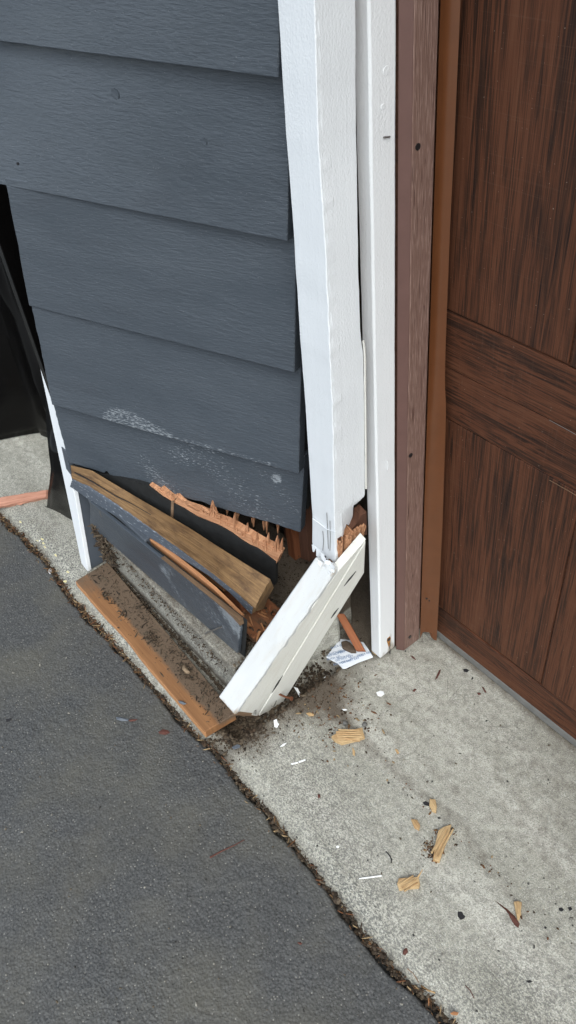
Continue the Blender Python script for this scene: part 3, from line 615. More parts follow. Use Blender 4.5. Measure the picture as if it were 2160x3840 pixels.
board('trim_batten', onX(200, 1210, -1.3768) * 0 + V((-1.371, .3935, .17)), V((-1.12, .402, .15)), V((-1.12, .402, .25)), V((-1.371, .3935, .262)), (0, .012, 0), M_GREY, lower, 12, 3)

lath = thing('splintered_lath', (-1.0, .42, .2), 'long thin orange wooden lath sticking up behind the scuffed grey plank', 'lath')
LT = [(346, 1336), (402, 1376), (450, 1411), (496, 1447), (539, 1484), (574, 1518), (607, 1552)]
vs, fs, uv = [], [], []
for i, (x, y) in enumerate(LT):
    yy = .410 + .030 * i / 6; p = onY(x, y, yy) + V((0, 0, .0012 * fb(i * 1.7, 2))); q = onY(x - 3, y + 15, yy + .0005)
    vs += [q, p, p + V((0, .007, .001)), q + V((0, .007, 0))]
for i in range(6):
    for k in range(4): fs.append([i * 4 + k, (i + 1) * 4 + k, (i + 1) * 4 + (k + 1) % 4, i * 4 + (k + 1) % 4])
fs += [[3, 2, 1, 0], [24, 25, 26, 27]]
for f in fs: uv += [(vs[q].x, vs[q].z + vs[q].y) for q in f]
mesh('lath_strip', vs, fs, M_SPLIT, lath, uv, {'wear': [0] * len(vs)}, 30, .0008)
c1, c2, c3, c4 = onY(400, 1374, .452), onY(615, 1548, .475), onY(560, 1480, .475), onY(420, 1372, .452)
board('paper_backing', onY(430, 1415, .45), onY(556, 1515, .462), onY(556, 1468, .462), onY(452, 1400, .45), (0, .004, 0), M_FELT, lath, 14, 3)
board('rotted_board', onY(556, 1522, .468), onY(612, 1555, .474), onY(600, 1500, .474), onY(553, 1470, .468), (0, .012, 0), M_STUD, lath, 16, 5, jag={'l': lambda v: .006 * abs(fb(v * 5, 1))})
board('lath_strip', onY(470, 1410, .452) + V((0, 0, -.012)), onY(560, 1472, .462) + V((0, 0, -.02)), onY(560, 1468, .462), onY(468, 1402, .452), (0, .006, 0), M_SPLIT, lath, 20, 2)

ledge = thing('ledge_board', (-1.1, .42, .25), 'weathered yellow brown ledge board with peeling slate paint along its front edge', 'board')
T = [(178, 1170), (232, 1184), (290, 1219), (346, 1252), (410, 1289), (478, 1329), (544, 1372), (612, 1415), (680, 1457)]   # back top
Ftop = [(181, 1207), (225, 1228), (270, 1257), (335, 1301), (400, 1346), (470, 1394), (540, 1446), (592, 1487), (641, 1528)]
Fbot = [(176, 1224), (220, 1254), (270, 1288), (330, 1325), (395, 1364), (460, 1407), (525, 1448), (580, 1493), (629, 1543)]
nn = len(T); rows = []
for i in range(nn):
    t = i / (nn - 1); yf = .370 + (.462 - .370) * t
    ft = onY(*Ftop[i], yf); fbp = onY(*Fbot[i], yf + .001); bt = onY(*T[i], yf + .010 + .036 * min(1, t * 1.6)); rows.append((fbp, ft, bt, bt + (bt - ft).cross(V((1, .2, 0))).normalized() * 0 + V((0, .004, -.026)), fbp + V((0, .03, -.012))))
def lerp_rows(t):
    x = t * (nn - 1); i = min(int(x), nn - 2); f = x - i
    return [rows[i][k] * (1 - f) + rows[i + 1][k] * f for k in range(5)]
vs, pa, NU = [], [], 120; prof = []
for i in range(NU + 1):
    t = i / NU; r = lerp_rows(t); ring = []
    je = (.006 * fb(0, 1) if 0 else 0)
    for (p0, p1, m_) in ((r[0], r[1], 4), (r[1], r[2], 10), (r[2], r[3], 2), (r[3], r[4], 2), (r[4], r[0], 2)):
        for k in range(m_): ring.append(p0.lerp(p1, k / m_))
    for k, q in enumerate(ring):
        q = q.copy()
        if 4 < k < 14: q.z += .0018 * fb(t * 5 + k * 9.1, 2) + .0016 * n1(k * 3.7, 8)
        if i == NU: q += (rows[-1][1] - rows[-2][1]).normalized() * (.006 * fb(k * 1.3, 5))
        vs.append(q)
        edge_p = 1.0 if k <= 3 else (.95 - (k - 4) * (.42 if k > 4 else 0.3)) if 4 <= k <= 8 else (-.5 if k < 18 else 0)
        if k in (0, 1, 2, 3): edge_p = 1.0 - .45 * float(sstep(.80, 1, t))
        if k in (4, 5, 6): edge_p -= .55 * float(sstep(.2, .85, t)) + .1
        pa.append(edge_p)
RN = 20; fs, uv = [], []
for i in range(NU):
    for k in range(RN):
        f = [i * RN + k, (i + 1) * RN + k, (i + 1) * RN + (k + 1) % RN, i * RN + (k + 1) % RN]; fs.append(f[::-1])
        kk = k + 1 if k + 1 <= RN else 0
        uv += [(q[0] / NU * .56, q[1] * .0065) for q in ((i, k), (i + 1, k), (i + 1, kk), (i, kk))][::-1]
fs += [list(range(RN)), [NU * RN + k for k in range(RN)][::-1]]; uv += [(.05 * math.cos(k), .003 * k) for k in range(RN)] * 2
mesh('ledge_plank', vs, fs, M_WEATH, ledge, uv, {'paint': pa, 'wear': [0] * len(vs)}, 45)
ck = []
for x, y, t in ((189, 1189, .02), (235, 1213, .12), (290, 1247, .22), (330, 1266, .30), (380, 1295, .39)):
    r = lerp_rows(t); ck.append(onP(x, y, (r[1] + r[2]) / 2, (r[2] - r[1]).cross(V((1, .17, -.08))).normalized()) + V((0, -.0006, .0006)))
tube('split_crack', ck, .0016, M_DARK, ledge, 5, .0006)
disc('nail_head', onP(*z2(785, 350), rows[-2][2], V((.3, -.6, .7)), 1), (.2, -.6, .8), .005, M_STEEL, ledge, .003)
tube('split_crack', [onP(*z2(*q), rows[-1][2].lerp(rows[-1][1], .3) + V((0, 0, .0008)), V((0, -.7, .7)), 1) for q in ((650, 235), (700, 262), (760, 300))], .0012, M_DARK, ledge, 5)

# ------------------------------------------------------------------ left corner trim
trim = thing('corner_trim', (-1.40, .36, 0), 'peeling white corner trim board at the left end of the siding wall', 'trim board')
WL = [(204, 1416), (173, 1300), (145, 1150), (118, 1020), (103, 940), (95, 900)]
def tp(px, y): return onY(*px, y)
b0, b1_ = onZ(205, 1418, .002), onZ(222, 1440, .002)
t0, t1 = onY(97, 908, .425), onY(124, 880, .436); th_ = onY(106.5, 925, .41)
jt_ = lambda v: .0012 + .003 * max(0, fb(v * 14, 4)) + (.003 if v > .40 else 0) * (v < .62)
board('trim_face', b0, b1_, t1, t0, (0, .010, 0), M_WHITE, trim, 4, 120, jag={'r': jt_, 'b': lambda u: .004 * abs(fb(u * 4, 2))}, bevel=.001, uvrot=True, wear=lambda u, v: .5 * max(0, 1 - v / .06))
g0 = b1_ + V((-.0035, .0105, 0)); g1 = onX(270, 1412, g0.x + .0); g1.z = .003
hh = (th_ - b1_)
board('painted_return', g0, V((g0.x, .394, .003)), V((g0.x, .394, .003)) + hh * .62, g0 + hh * .62, (-.02, 0, 0), M_GREY, trim, 4, 20, uvrot=True)

# ------------------------------------------------------------------ broken corner post: upper part and kicked-out lower part
post = thing('broken_corner_post', (-.76, .60, .35), 'upper white corner post snapped off with a jagged split lower end', 'post')
fold = [(843, 1390), (841, 1300), (836, 1020), (828, 830), (822, 700), (814, 560), (804, 400), (790, 0)]; lef = [(785, 1385), (785, 1290), (766, 1000), (754, 830), (745, 700), (736, 560), (725, 400), (697, 0)]; rig = [(918, 1252), (918, 1250), (914, 890), (907, 830), (902, 700), (899, 560), (898, 400), (893, 0)]
FY = [.580, .581, .586, .588, .590, .591, .593, .595]
FP = [onY(*q, y) for q, y in zip(fold, FY)]; LP = [onY(*q, y + .001) for q, y in zip(lef, FY)]
RP = [onX(*q, f.x + .001) for q, f in zip(rig, FP)]
def ext(P, z): d = (P[-1] - P[-2]).normalized(); return P[-1] + d * ((z - P[-1].z) / d.z)
for P in (FP, LP, RP): P.append(ext(P, 2.55))
def col(P, z):
    i = 0
    while i < len(P) - 2 and P[i + 1].z < z: i += 1
    f = (z - P[i].z) / (P[i + 1].z - P[i].z); return P[i].lerp(P[i + 1], f)
ZT = [z for z in np.concatenate([np.linspace(0, .14, 40), np.linspace(.145, .85, 150), np.linspace(.9, 2.2, 14)])]
def postface(name, colA, colB, nu, zb, th, m, wearf=None, par=post):
    vs, uv_, we = [], [], []
    NV = len(ZT)
    for j, zr in enumerate(ZT):
        for i in range(nu + 1):
            u = i / nu; z0 = zb(u); z = z0 + zr * (2.5 - z0) / 2.2
            q = col(colA, z).lerp(col(colB, z), u); q = q + V((.0012 * fb(z * 9 + 2, 3), .0016 * fb(z * 7, 6), 0)) * 1.0
            if (par is post) and ((name == 'front_board' and u > .95) or (name == 'side_board' and u < .04)): q.x += .0011 * n1(z * 55, 9) + .0006 * n1(z * 160, 3)
            vs.append(q); uv_.append((z, u * (colB[1] - colA[1]).length)); we.append(wearf(u, zr) if wearf else 0)
    n = len(vs); vs += [q + V(th) for q in vs]; fs = []; W_ = nu + 1
    for j in range(NV - 1):
        for i in range(nu):
            a = j * W_ + i; fs += [[a, a + 1, a + 1 + W_, a + W_], [n + a + W_, n + a + 1 + W_, n + a + 1, n + a]]
        a = j * W_; fs.append([a + W_, a + n + W_, a + n, a]); a += nu; fs.append([a, a + n, a + n + W_, a + W_])
    for i in range(nu): fs.append([i, i + n, i + 1 + n, i + 1])
    uv = []
    for f in fs: uv += [uv_[k % n] if k < n else (uv_[k % n][0], uv_[k % n][1] + .02) for k in f]
    return mesh(name, vs, fs, m, par, uv, {'wear': we + [0] * n}, 40, .0022)
def zb_front(u): return .336 + .012 * u + .009 * abs(fb(u * 7, 2)) + .007 * abs(fb(u * 24, 5)) + .010 * (1 - u) ** 3
SB = [(0, .408), (.06, .43), (.12, .445), (.16, .392), (.26, .365), (.30, .40), (.36, .436), (.46, .430), (.55, .440), (.62, .455), (.66, .495), (.76, .505), (.86, .522), (.93, .545), (1, .552)]
zs = [onP(845, 1390, FP[0], V((1, 0, 0))).z]
def side_z(px): return onX(*px, FP[1].x).z
SBz = [(0, side_z((843, 1290))), (.05, side_z((846, 1330))), (.12, side_z((850, 1370))), (.17, side_z((858, 1392))), (.20, side_z((862, 1396))), (.27, side_z((858, 1352))), (.34, side_z((864, 1336))), (.42, side_z((872, 1344))), (.52, side_z((884, 1328))), (.58, side_z((890, 1304))), (.60, side_z((892, 1272))), (.72, side_z((903, 1266))), (.86, side_z((910, 1256))), (1, side_z((918, 1246)))]
def zb_side(u): return float(np.interp(u, [q[0] for q in SBz], [q[1] for q in SBz])) + .006 * fb(u * 17, 6) + .004 * fb(u * 55, 2)
postface('front_board', LP, FP, 30, zb_front, (0, .018, 0), M_WHITE, lambda u, zr: .5 * max(0, 1 - zr / .012))
Rin = [q + V((0, 0, 0)) for q in RP]; Fin = [q + V((0, .0035, 0)) for q in FP]
postface('side_board', Fin, Rin, 44, zb_side, (-.016, 0, 0), M_WHITE)
# bead of old caulk and inner wood edge along the casing
tube('caulk_bead', [q.lerp(col(RP, q.z), 1) + V((.0005, .0022, 0)) for q in [col(RP, z) for z in np.linspace(zb_side(1) + .012, .76, 20)]], .0018, M_CREAM, post, 6)
# crack line across the front face near the break and vertical splits
for pts in (((787, 1304), (806, 1318), (822, 1331), (845, 1337)), ((812, 1336), (814, 1360), (812, 1385)), ((822, 1290), (824, 1330), (826, 1380)), ((830, 1310), (831, 1350), (830, 1385))):
    tube('crack', [onY(x, y, FY[0] - .0006) for x, y in pts], .0005 if pts[0][0] > 800 else .0011, M_STEEL if pts[0][0] > 800 else M_WHITE, post, 5)
poly('crack', [onX(*q, FP[0].x + .0016) for q in ((842, 1255), (848, 1296), (858, 1342), (864, 1384), (856, 1392), (848, 1352), (844, 1305))], (-.002, 0, 0), M_DSTUD, post)
for k in range(9):
    u = random.random(); z = zb_front(u) - .002; q = col(LP, z).lerp(col(FP, z), u) + V((0, -.001, 0)); s_ = random.uniform(.004, .010)
    poly('paint_flap', [q + V((-s_ * .6, 0, s_ * .5)), q + V((s_ * .6, 0, s_ * .6)), q + V((s_ * random.uniform(.1, .6), -s_ * random.uniform(.1, .6), -s_ * random.uniform(.5, 1.3))), q + V((-s_ * random.uniform(.1, .5), -s_ * random.uniform(0, .5), -s_ * random.uniform(.3, .9)))], (0, .0008, 0), M_WHITE, post)
# a dark core plate inside the post so that the torn end reads as wood
board('core_wood', col(LP, .40) + V((.012, .022, 0)), col(FP, .40) + V((-.018, .020, 0)), col(FP, 2.4) + V((-.018, .020, 0)), col(LP, 2.4) + V((.012, .022, 0)), (0, .03, 0), M_FIBRE, post, 8, 30, uvrot=True, jag={'b': lambda u: .03 * abs(fb(u * 5, 2))})

low = thing('kicked_out_post_foot', onZ(600, 1790, .01), 'lower white post piece leaning out to the street with torn brown fibres on top', 'post')
F0 = onZ(591, 1798, .046); F1 = onY(840, 1443, .560); ax = (F1 - F0).normalized(); LEN = (F1 - F0).length
def perp(px, F): return onP(*px, F, ax)
L0, L1 = perp((550, 1752), F0), perp((795, 1399), F1); R1 = perp((923, 1432), F1); uF = (L0 - F0 + L1 - F1) / 2; wS = R1 - F1
nS = ax.cross(wS).normalized(); nS = nS if nS.dot(V((1, 0, 0))) > 0 else -nS
R0 = onP(687, 1808, F0, nS); Rc = onP(722, 1765, F0, nS); Rtop = onP(923, 1350, F1, nS)
nF = ax.cross(uF).normalized(); nF = nF if nF.y < 0 else -nF
print('lower post', F0, F1, LEN, 'R0', R0, 'Rc', Rc, 'R1', R1, uF.length, wS.length)
seam0, seam1 = onP(648, 1803, F0, nS), onP(908, 1438, F1, nS)
def fr_top(u): return .0
board('front_board', L0, F0, F1, L1, -nF * .018, M_WORN_DIM, low, 16, 60, uvrot=True, bevel=.003, bow=lambda u, v: nF * (.0015 * fb(v * 5 + u, 3)) + (nF * .0012 * n1(v * 34, 4) - uF.normalized() * .0016 * n1(v * 27, 8) if u > .9 else V()),
      jag={'b': lambda u: -.002 + .005 * abs(fb(u * 4, 3)), 't': lambda u: .002 + .005 * abs(fb(u * 8, 7)) - .012 * math.exp(-((u - .75) / .3) ** 2)}, wear=lambda u, v: .62 * max(0, 1 - v / .10) + .30 * math.exp(-((v - .62) / .05) ** 2 - ((u - .6) / .3) ** 2) + .28 * (u > .93) + .5 * float(sstep(.955, .99, v)) * u)
# side faces: near strip and far strip
Fs0, Fs1 = F0 - nF * .004 - nS * .001, F1 - nF * .004 - nS * .001
S1t = seam1 + ax * 0
board('side_board', Fs0, seam0 - nS * .001, onP(921, 1356, F1 - nS * .001, nS), onP(852, 1436, F1 - nS * .001, nS), -nS * .016, M_CREAM, low, 20, 50, uvrot=True, bevel=.0022, bow=lambda u, v: (0, 0, .001 * fb(v * 5, 2)),
      jag={'b': lambda u: .004 * abs(fb(u * 6, 4)), 't': lambda u: .006 * abs(fb(u * 7, 3))})
board('side_strip', seam0 + (R0 - seam0) * .03 - nS * .0004, R0 - nS * .0004, R1 - nS * .0004, onP(921, 1362, F1, nS) - nS * .0004, -nS * .014, M_CREAM, low, 14, 50, uvrot=True, bevel=.0018, wear=lambda u, v: .75 * max(0, 1 - v / .22) * (.6 + u * .6),
      jag={'b': lambda u: .002 + .010 * max(0, u - .6) + .006 * abs(fb(u * 9, 6)), 't': lambda u: .01 * u})
for a_, b_ in (((896, 1438), (866, 1475)), ((852, 1530), (833, 1556)), ((712, 1700), (684, 1744))):
    A, B = onP(*a_, F0 + nS * .0012, nS), onP(*b_, F0 + nS * .0012, nS); pz = (wS.normalized()) * .0022
    poly('open_joint', [A, A.lerp(B, .5) + pz, B, A.lerp(B, .5) - pz], -nS * .001, M_DARK, low)
# foot end grain
poly('end_grain', [L0 - ax * .002 - nF * .002, F0 - ax * .002 - nF * .001, R0 - nS * .003, R0 - nS * .03, L0 - nF * .035 - ax * .003], ax * .01, M_PLY, low)
# torn wood fibres at the break: bundles running along the post axis
cd_ = F1 - nS * .028
board('torn_core', onP(842, 1446, cd_, nS), onP(908, 1372, cd_, nS), onP(922, 1322, cd_, nS), onP(850, 1362, cd_, nS), -nS * .02, M_FIBRE, low, 60, 24, uvrot=True, bevel=0, bow=lambda u, v: nS * (.008 * fb(u * 5 + v, 7) + .005 * fb(u * 16 + v, 3) + .003 * fb(u * 50 + v * 2, 5)), jag={'t': lambda u: .016 * abs(fb(u * 9, 3)) + .010 * abs(fb(u * 34, 8))})
poly('rotted_core', [onP(*q, F1 - nS * .036, nS) for q in ((884, 1330), (898, 1316), (908, 1298), (922, 1288), (923, 1345), (905, 1350))], -nS * .02, M_DSTUD, low, 0)
for i in range(90):
    s, t = random.random(), random.random(); dpt = F1 - nS * (.020 + .02 * t)
    base = onP(848 + 57 * s, 1440 - 62 * s + random.uniform(-6, 14), dpt, nS); e_ = onP(852 + 66 * s + random.uniform(-4, 2), 1354 - 34 * s + random.uniform(-8, 22), dpt, nS)
    l = (e_ - base).length * .9; r = random.uniform(.0014, .0034); dv = (e_ - base).normalized()
    side = wS.normalized() * r; dp = nS * r * .8; e = base + dv * l
    vs = [base - side - dp, base + side - dp, base + side + dp, base - side + dp, e - side * .9 - dp * .7, e + side * .7 - dp * .9, e + side * .8 + dp * .6, e - side * .6 + dp * .8, e + dv * random.uniform(.003, .010) + side * random.uniform(-.5, .5)]
    fs = [[0, 1, 5, 4], [1, 2, 6, 5], [2, 3, 7, 6], [3, 0, 4, 7], [4, 5, 8], [5, 6, 8], [6, 7, 8], [7, 4, 8]]
    uv = []
    for f in fs: uv += [((vs[k] - base).dot(ax) + i * .31, (vs[k] - base).dot(wS.normalized()) + (vs[k] - base).dot(nS) + i * .07) for k in f]
    mesh('torn_fibre', vs, fs, M_FIBRE, low, uv, {'wear': [0] * len(vs)}, None, .0008)
# curled paint shards over the break
for k in range(12):
    u = .15 + .8 * random.random(); q = F1 + uF * (1 - u) + nF * .002 + ax * random.uniform(-.008, .01); s = random.uniform(.004, .009)
    e1, e2 = (uF.normalized() * -1 + ax * random.uniform(-.4, .4)) * s, (ax + nF * random.uniform(.1, .7)) * s * random.uniform(.6, 1.4)
    poly('paint_shard', [q, q + e1, q + e1 * .8 + e2, q + e2 * .7 - e1 * .2], -nF * .0012, M_WHITE, low)
z5 = lambda x, y: (800 + x / 2.898, 2480 + y / 2.898)
n0 = onP(*z5(710, 372), F0, nS, 1); n1_ = onP(*z5(850, 405), F0 + nS * .025, nS, 1)
tube('rusty_nail', [n0 - nS * .006, n0.lerp(n1_, .5) + V((0, 0, .001)), n1_], .0021, M_RUST, low, 7); disc('nail_head', n1_, n1_ - n0, .0045, M_RUST, low, .0018)
for pts in (((440, 575), (445, 545), (465, 530), (460, 575)), ((630, 485), (655, 495), (685, 430))):
    tube('staple', [onP(*z5(*q), F0 + nS * .001, nS, 1) for q in pts], .0007, M_STEEL, low, 5)

# ------------------------------------------------------------------ loose board on the apron
lb = thing('loose_board', (-1.09, .34, 0), 'orange brown board caked with soil lying flat along the footing', 'board')
a, b, c, d = onZ(190, 1461, .024), onZ(515, 1841, .024), onZ(592, 1795, .024), onZ(270, 1413, .024)
def wlb(u, v): return float(np.clip(.15 + .85 * sstep(.26 + .16 * n1(u * 5, 2), .55, v) - .55 * sstep(.86, .97, u) * (1 - v) + .45 * (1 - sstep(0, .22, u)), 0, 1))
board('board_plank', a, b, c, d, (0, 0, -.021), M_ORANGE, lb, 120, 22, wear=wlb, bevel=.0015, jag={'b': lambda u: .002 * abs(fb(u * 4, 8)) + .004 * math.exp(-((u - .4) / .12) ** 2)})
board('sawn_edge', a + V((0, -.0012, -.019)), b + V((0, -.0012, -.019)), b + V((0, -.0008, -.002)), a + V((0, -.0008, -.002)), (0, .004, 0), M_EDGE, lb, 120, 3, bevel=0, jag={'t': lambda u: .001 + .0045 * abs(fb(u * 6, 3))}, bow=lambda u, v: (0, .002 * abs(fb(u * 4, 8)) + .004 * math.exp(-((u - .4) / .12) ** 2), 0))
def onboard(u, v): return (a * (1 - u) + b * u) * (1 - v) + (d * (1 - u) + c * u) * v
it = []
for k in range(1000):
    u, v = random.random(), random.betavariate(2.6, 1.6)
    if v < .3 and random.random() < .7: continue
    q = onboard(u, v); it.append((q.x, q.y, q.z + .0006, random.choice([.0004, .0005, .0007, .0014]) * random.uniform(.7, 1.3), random.choice([1, 1.6, 3., 6.]), random.uniform(0, 6.3)))
for cu, cv, n_, r_ in ((.50, .58, 120, .018), (.73, .72, 150, .022), (.17, .35, 60, .014), (.86, .86, 80, .03), (.62, .93, 60, .03), (.35, .9, 50, .04)):
    for k in range(n_):
        q = onboard(cu, cv) + V((random.gauss(0, r_ * .6), random.gauss(0, r_ * .32), 0)); it.append((q.x, q.y, .0245 + abs(random.gauss(0, .002)), random.uniform(.0006, .0018), random.choice([1, 1.3, 2.4]), random.uniform(0, 6.3)))
crumbs('board_soil', it, M_SOIL, 'dark soil crumbs and bark bits caked on top of the loose orange board', 'soil')
q = onboard(.725, .70); poly('pale_clod', [q + V((.011 * math.cos(t) * (1 + .3 * math.sin(3 * t)), .006 * math.sin(t) * (1 + .3 * math.cos(2 * t)), .006)) for t in [k * .63 for k in range(10)]], (0, 0, -.006), M_MUD, None, .004, .001, label='pale tan clod of dried mud on the soil covered board', category='clod')

# soil between the board and the footing, under the plank, and in the hole by the post foot
it = []
for k in range(900):
    x = random.uniform(-1.36, -.84); y = .388 + abs(random.gauss(0, .004)) - .006; it.append((x, y, .004 + abs(random.gauss(0, .007)), random.uniform(.0006, .002), random.choice([1, 1.4, 2.6]), random.uniform(0, 6.3)))
for k in range(360):
    x = random.uniform(-1.36, -.85); y = .391 - abs(random.gauss(0, .002)); it.append((x, y, .112 - abs(random.gauss(0, .018 + .02 * max(0, n1(x * 9, 3)))), random.uniform(.0006, .0017), random.choice([1, 1.4, 2.6]), random.uniform(0, 6.3)))
for k in range(420):
    it.append((-1.365 + abs(random.gauss(0, .03)), random.uniform(.378, .392), random.uniform(.05, .15) - .02 * random.random(), random.uniform(.001, .003), random.choice([1, 1.4, 3, 6]), random.uniform(0, 6.3)))
crumbs('footing_soil', it, M_SOIL, 'dark crumbly soil clinging along the base and top of the concrete footing', 'soil')
it = []
for k in range(4200):
    if random.random() < .55: x, y = random.gauss(-.805, .03), random.gauss(.365, .025)
    else: x, y = random.gauss(-.795, .03), random.gauss(.50, .07)
    if y < edge(x) + .005 or x > -.70 or (x < -.84 and y > .38): continue
    s = random.choice([.0007, .001, .0014, .002, .003]) * random.uniform(.7, 1.4)
    if x > -.765: s *= .5
    it.append((x, y, gz(x, y) + s * .6 + max(0, .008 * math.exp(-((x + .80) / .03) ** 2 - ((y - .365) / .03) ** 2)) * random.random(), s, random.choice([1, 1, 1.4, 2.2]), random.uniform(0, 6.3)))
crumbs('foot_hole_soil', it, M_SOIL, 'heap of dark soil crumbs in the hole under the kicked out post foot', 'soil')
it = []
for k in range(420):
    x = random.uniform(-.93, -.845); y = random.uniform(.425, .55); it.append((x, y, .12 + .04 * random.random(), random.uniform(.0012, .004), random.choice([1, 1.5, 3]), random.uniform(0, 6.3)))
for k in range(420):
    y = random.uniform(.40, .57); it.append((-.838 + random.gauss(0, .004), y, random.uniform(0, .125), random.uniform(.001, .0042), random.choice([1, 1.4]), random.uniform(0, 6.3)))
for k in range(500):
    x, y = random.uniform(-1.05, -.84), random.uniform(.56, .68); it.append((x, y, .119, random.uniform(.0006, .002), 1, 0.))
crumbs('sill_debris', it, M_SOIL, 'rotted wood crumbs and soil around the broken sill plate end', 'soil')
# joint between asphalt and concrete
it, it2 = [], []
for k in range(5200):
    x = random.uniform(-1.95, .1); e = float(edge(x)); dens = .45 + .55 * n1(x * 6, 4) + (.3 if x < -1.2 else 0)
    if random.random() > dens + .35: continue
    y = e - abs(random.gauss(.002, .0042)) + .001; s = random.choice([.0008, .001, .0014, .002, .0028, .0042 if random.random() < .3 else .002]) * random.uniform(.7, 1.3)
    it.append((x, y, -.026 + abs(random.gauss(.006, .006)) + (0 if y > e - .012 else .008), s, random.choice([1, 1, 1.3, 1.6]), random.uniform(0, 6.3)))
for k in range(1100):
    x = random.choice([random.uniform(-1.95, .1), random.uniform(-1.9, -1.1)]); e = float(edge(x)); y = e - abs(random.gauss(.004, .008)) + .002; s = random.choice([.0005, .0007, .0009, .0013])
    it2.append((x, y, -.016 + abs(random.gauss(.005, .004)), s, random.uniform(2.5, 9), random.gauss(.3, .9)))
crumbs('joint_soil', it, M_SOIL, 'dark soil and grit filling the joint between asphalt and concrete', 'soil')
crumbs('joint_litter', it2, M_LITTER, 'brown needles and bark litter lying along the asphalt joint', 'litter')
it = []
for k in range(1500):
    x, y = random.uniform(-1.3, .05), random.uniform(-.3, .79); 
    if -.86 < x < -.76 and y > .33 or (x < -.74 and y > .31): continue
    s = random.choice([.0005, .0006, .0008, .0011, .0016]) * random.uniform(.8, 1.3); it.append((x, y, gz(x, y) + s * .4, s, random.choice([1, 1, 1.3, 2]), random.uniform(0, 6.3)))
crumbs('scattered_grit', it, M_GRIT, 'tiny pale and dark grit scattered over concrete and asphalt', 'grit')
it = []
for k in range(240):
    x, y = random.gauss(-.69, .045), random.gauss(.53, .045)
    if x < -.765: continue
    s = random.choice([.0006, .0009, .0013, .002]); it.append((x, y, gz(x, y) + s * .4, s, random.choice([1, 1.5, 3]), random.uniform(0, 6.3)))
for k in range(90):
    x = random.uniform(-.68, -.15); y = .515 + .02 * n1(x * 5, 1) + random.gauss(0, .012); s = random.choice([.0005, .0008, .0012, .0018]); it.append((x, y, gz(x, y) + s * .4, s, random.choice([1, 1.5, 2.4]), random.uniform(0, 6.3)))
for k in range(160):
    q = gpt(1090, 2138); it.append((q.x + random.gauss(0, .009), q.y + random.gauss(0, .009), q.z + .001, random.uniform(.0005, .0014), random.choice([1, 1.6, 3]), random.uniform(0, 6.3)))
crumbs('apron_litter', it, M_LITTER, 'fine reddish wood crumbs strewn across the concrete in front of the post', 'litter')

# ------------------------------------------------------------------ chips, flakes, leaves: one object each
c7 = lambda x, y: (700 + x * .7592, 2500 + y * .7592); c3 = lambda x, y: (1500 + x * .4555, 3000 + y * .4555); c8 = lambda x, y: (x * .6211, 2100 + y * .6211); cz = lambda x, y: (1150 + x * .697, 2400 + y * .697)
def flat(name, pts, conv, h, m, label, cat, group=None, rough=.0, lift=.0, bevel=.0008):
    P = [gpt(*conv(*q), 1, h + lift) for q in pts]; zt_ = sum(q.z for q in P) / len(P)
    P = [V((q.x, q.y, zt_ + random.uniform(-.15, .15) * h)) for q in P]
    kw = dict(label=label, category=cat)
    if group: kw['group'] = group
    return poly(name, P, (0, 0, -h), m, None, rough, bevel, **kw)
WC = 'pale wood chips on the concrete'
def chip(pts, conv, h, label, ridges=3):
    t = thing('wood_chip', gpt(*conv(*pts[0]), 1), label, 'wood chip', WC)
    P = [gpt(*conv(*q), 1, h) for q in pts]; zz = sum(q.z for q in P) / len(P); P = [V((q.x, q.y, zz + random.uniform(-.12, .12) * h)) for q in P]
    poly('chip_slab', P, (0, 0, -h), M_CHIP, t, h * .12, .0008)
    ctr = sum(P, V()) / len(P); A, B = max(((p, q) for p in P for q in P), key=lambda z: (z[0] - z[1]).length); dv = (B - A); pv = V((-dv.y, dv.x, 0)).normalized()
    wd = max(abs((p - ctr).dot(pv)) for p in P)
    for k in range(ridges):
        o_ = (k - (ridges - 1) / 2) / max(1, ridges) * wd * 1.3; s0, s1 = ctr - dv * random.uniform(.3, .42) + pv * o_, ctr + dv * random.uniform(.28, .42) + pv * o_; ww = wd * random.uniform(.12, .26)
        poly('splinter', [s0 + V((0, 0, h * .1)), s0 + pv * ww + V((0, 0, h * .2)), s1 + pv * ww * .6 + V((0, 0, h * .3)), s1 - pv * ww * .5 + V((0, 0, h * .15))], (0, 0, -h * .6), M_CHIP, t, h * .1)
    return t
chip(((715, 358), (745, 340), (800, 328), (868, 312), (873, 335), (880, 358), (830, 374), (765, 391), (735, 378)), c7, .010, 'thick layered pale wood chunk on the concrete below the post foot', 5)
chip(((1200, 660), (1228, 664), (1235, 700), (1232, 727), (1212, 718), (1198, 690)), c7, .007, 'small orange wood block lying against a black sliver', 1)
chip(((1108, 758), (1138, 762), (1153, 790), (1148, 815), (1125, 800)), c7, .005, 'small pointed orange chip between the orange block and the long chip', 2)
chip(((1243, 818), (1270, 800), (1307, 788), (1292, 850), (1262, 930), (1248, 972), (1216, 962), (1226, 890)), c7, .009, 'long pale wood chip standing in reddish crumbs on the concrete', 3)
chip(((1047, 1052), (1090, 1048), (1145, 1045), (1152, 1080), (1148, 1098), (1080, 1103), (1050, 1110), (1040, 1080)), c7, .007, 'flat pale chip with a thin sliver sticking up at one corner', 3)
q = [gpt(*c7(*p), 1, z) for p, z in (((1142, 1046), .006), ((1152, 1036), .010), ((1165, 1018), .014))]
tube('wood_sliver', q, .0016, M_CHIP, None, 6, .0004, label='thin pale sliver sticking up from the flat wood chip', category='splinter')
chip(((935, 845), (970, 842), (1000, 852), (992, 930), (980, 1002), (962, 985)), c3, .006, 'pale wedge shaped chip overlapping a dark dead leaf', 2)
chip(((590, 232), (612, 230), (630, 238), (628, 246), (604, 245)), c7, .003, 'tiny pale sliver at the edge of the soil beside the post foot', 1)
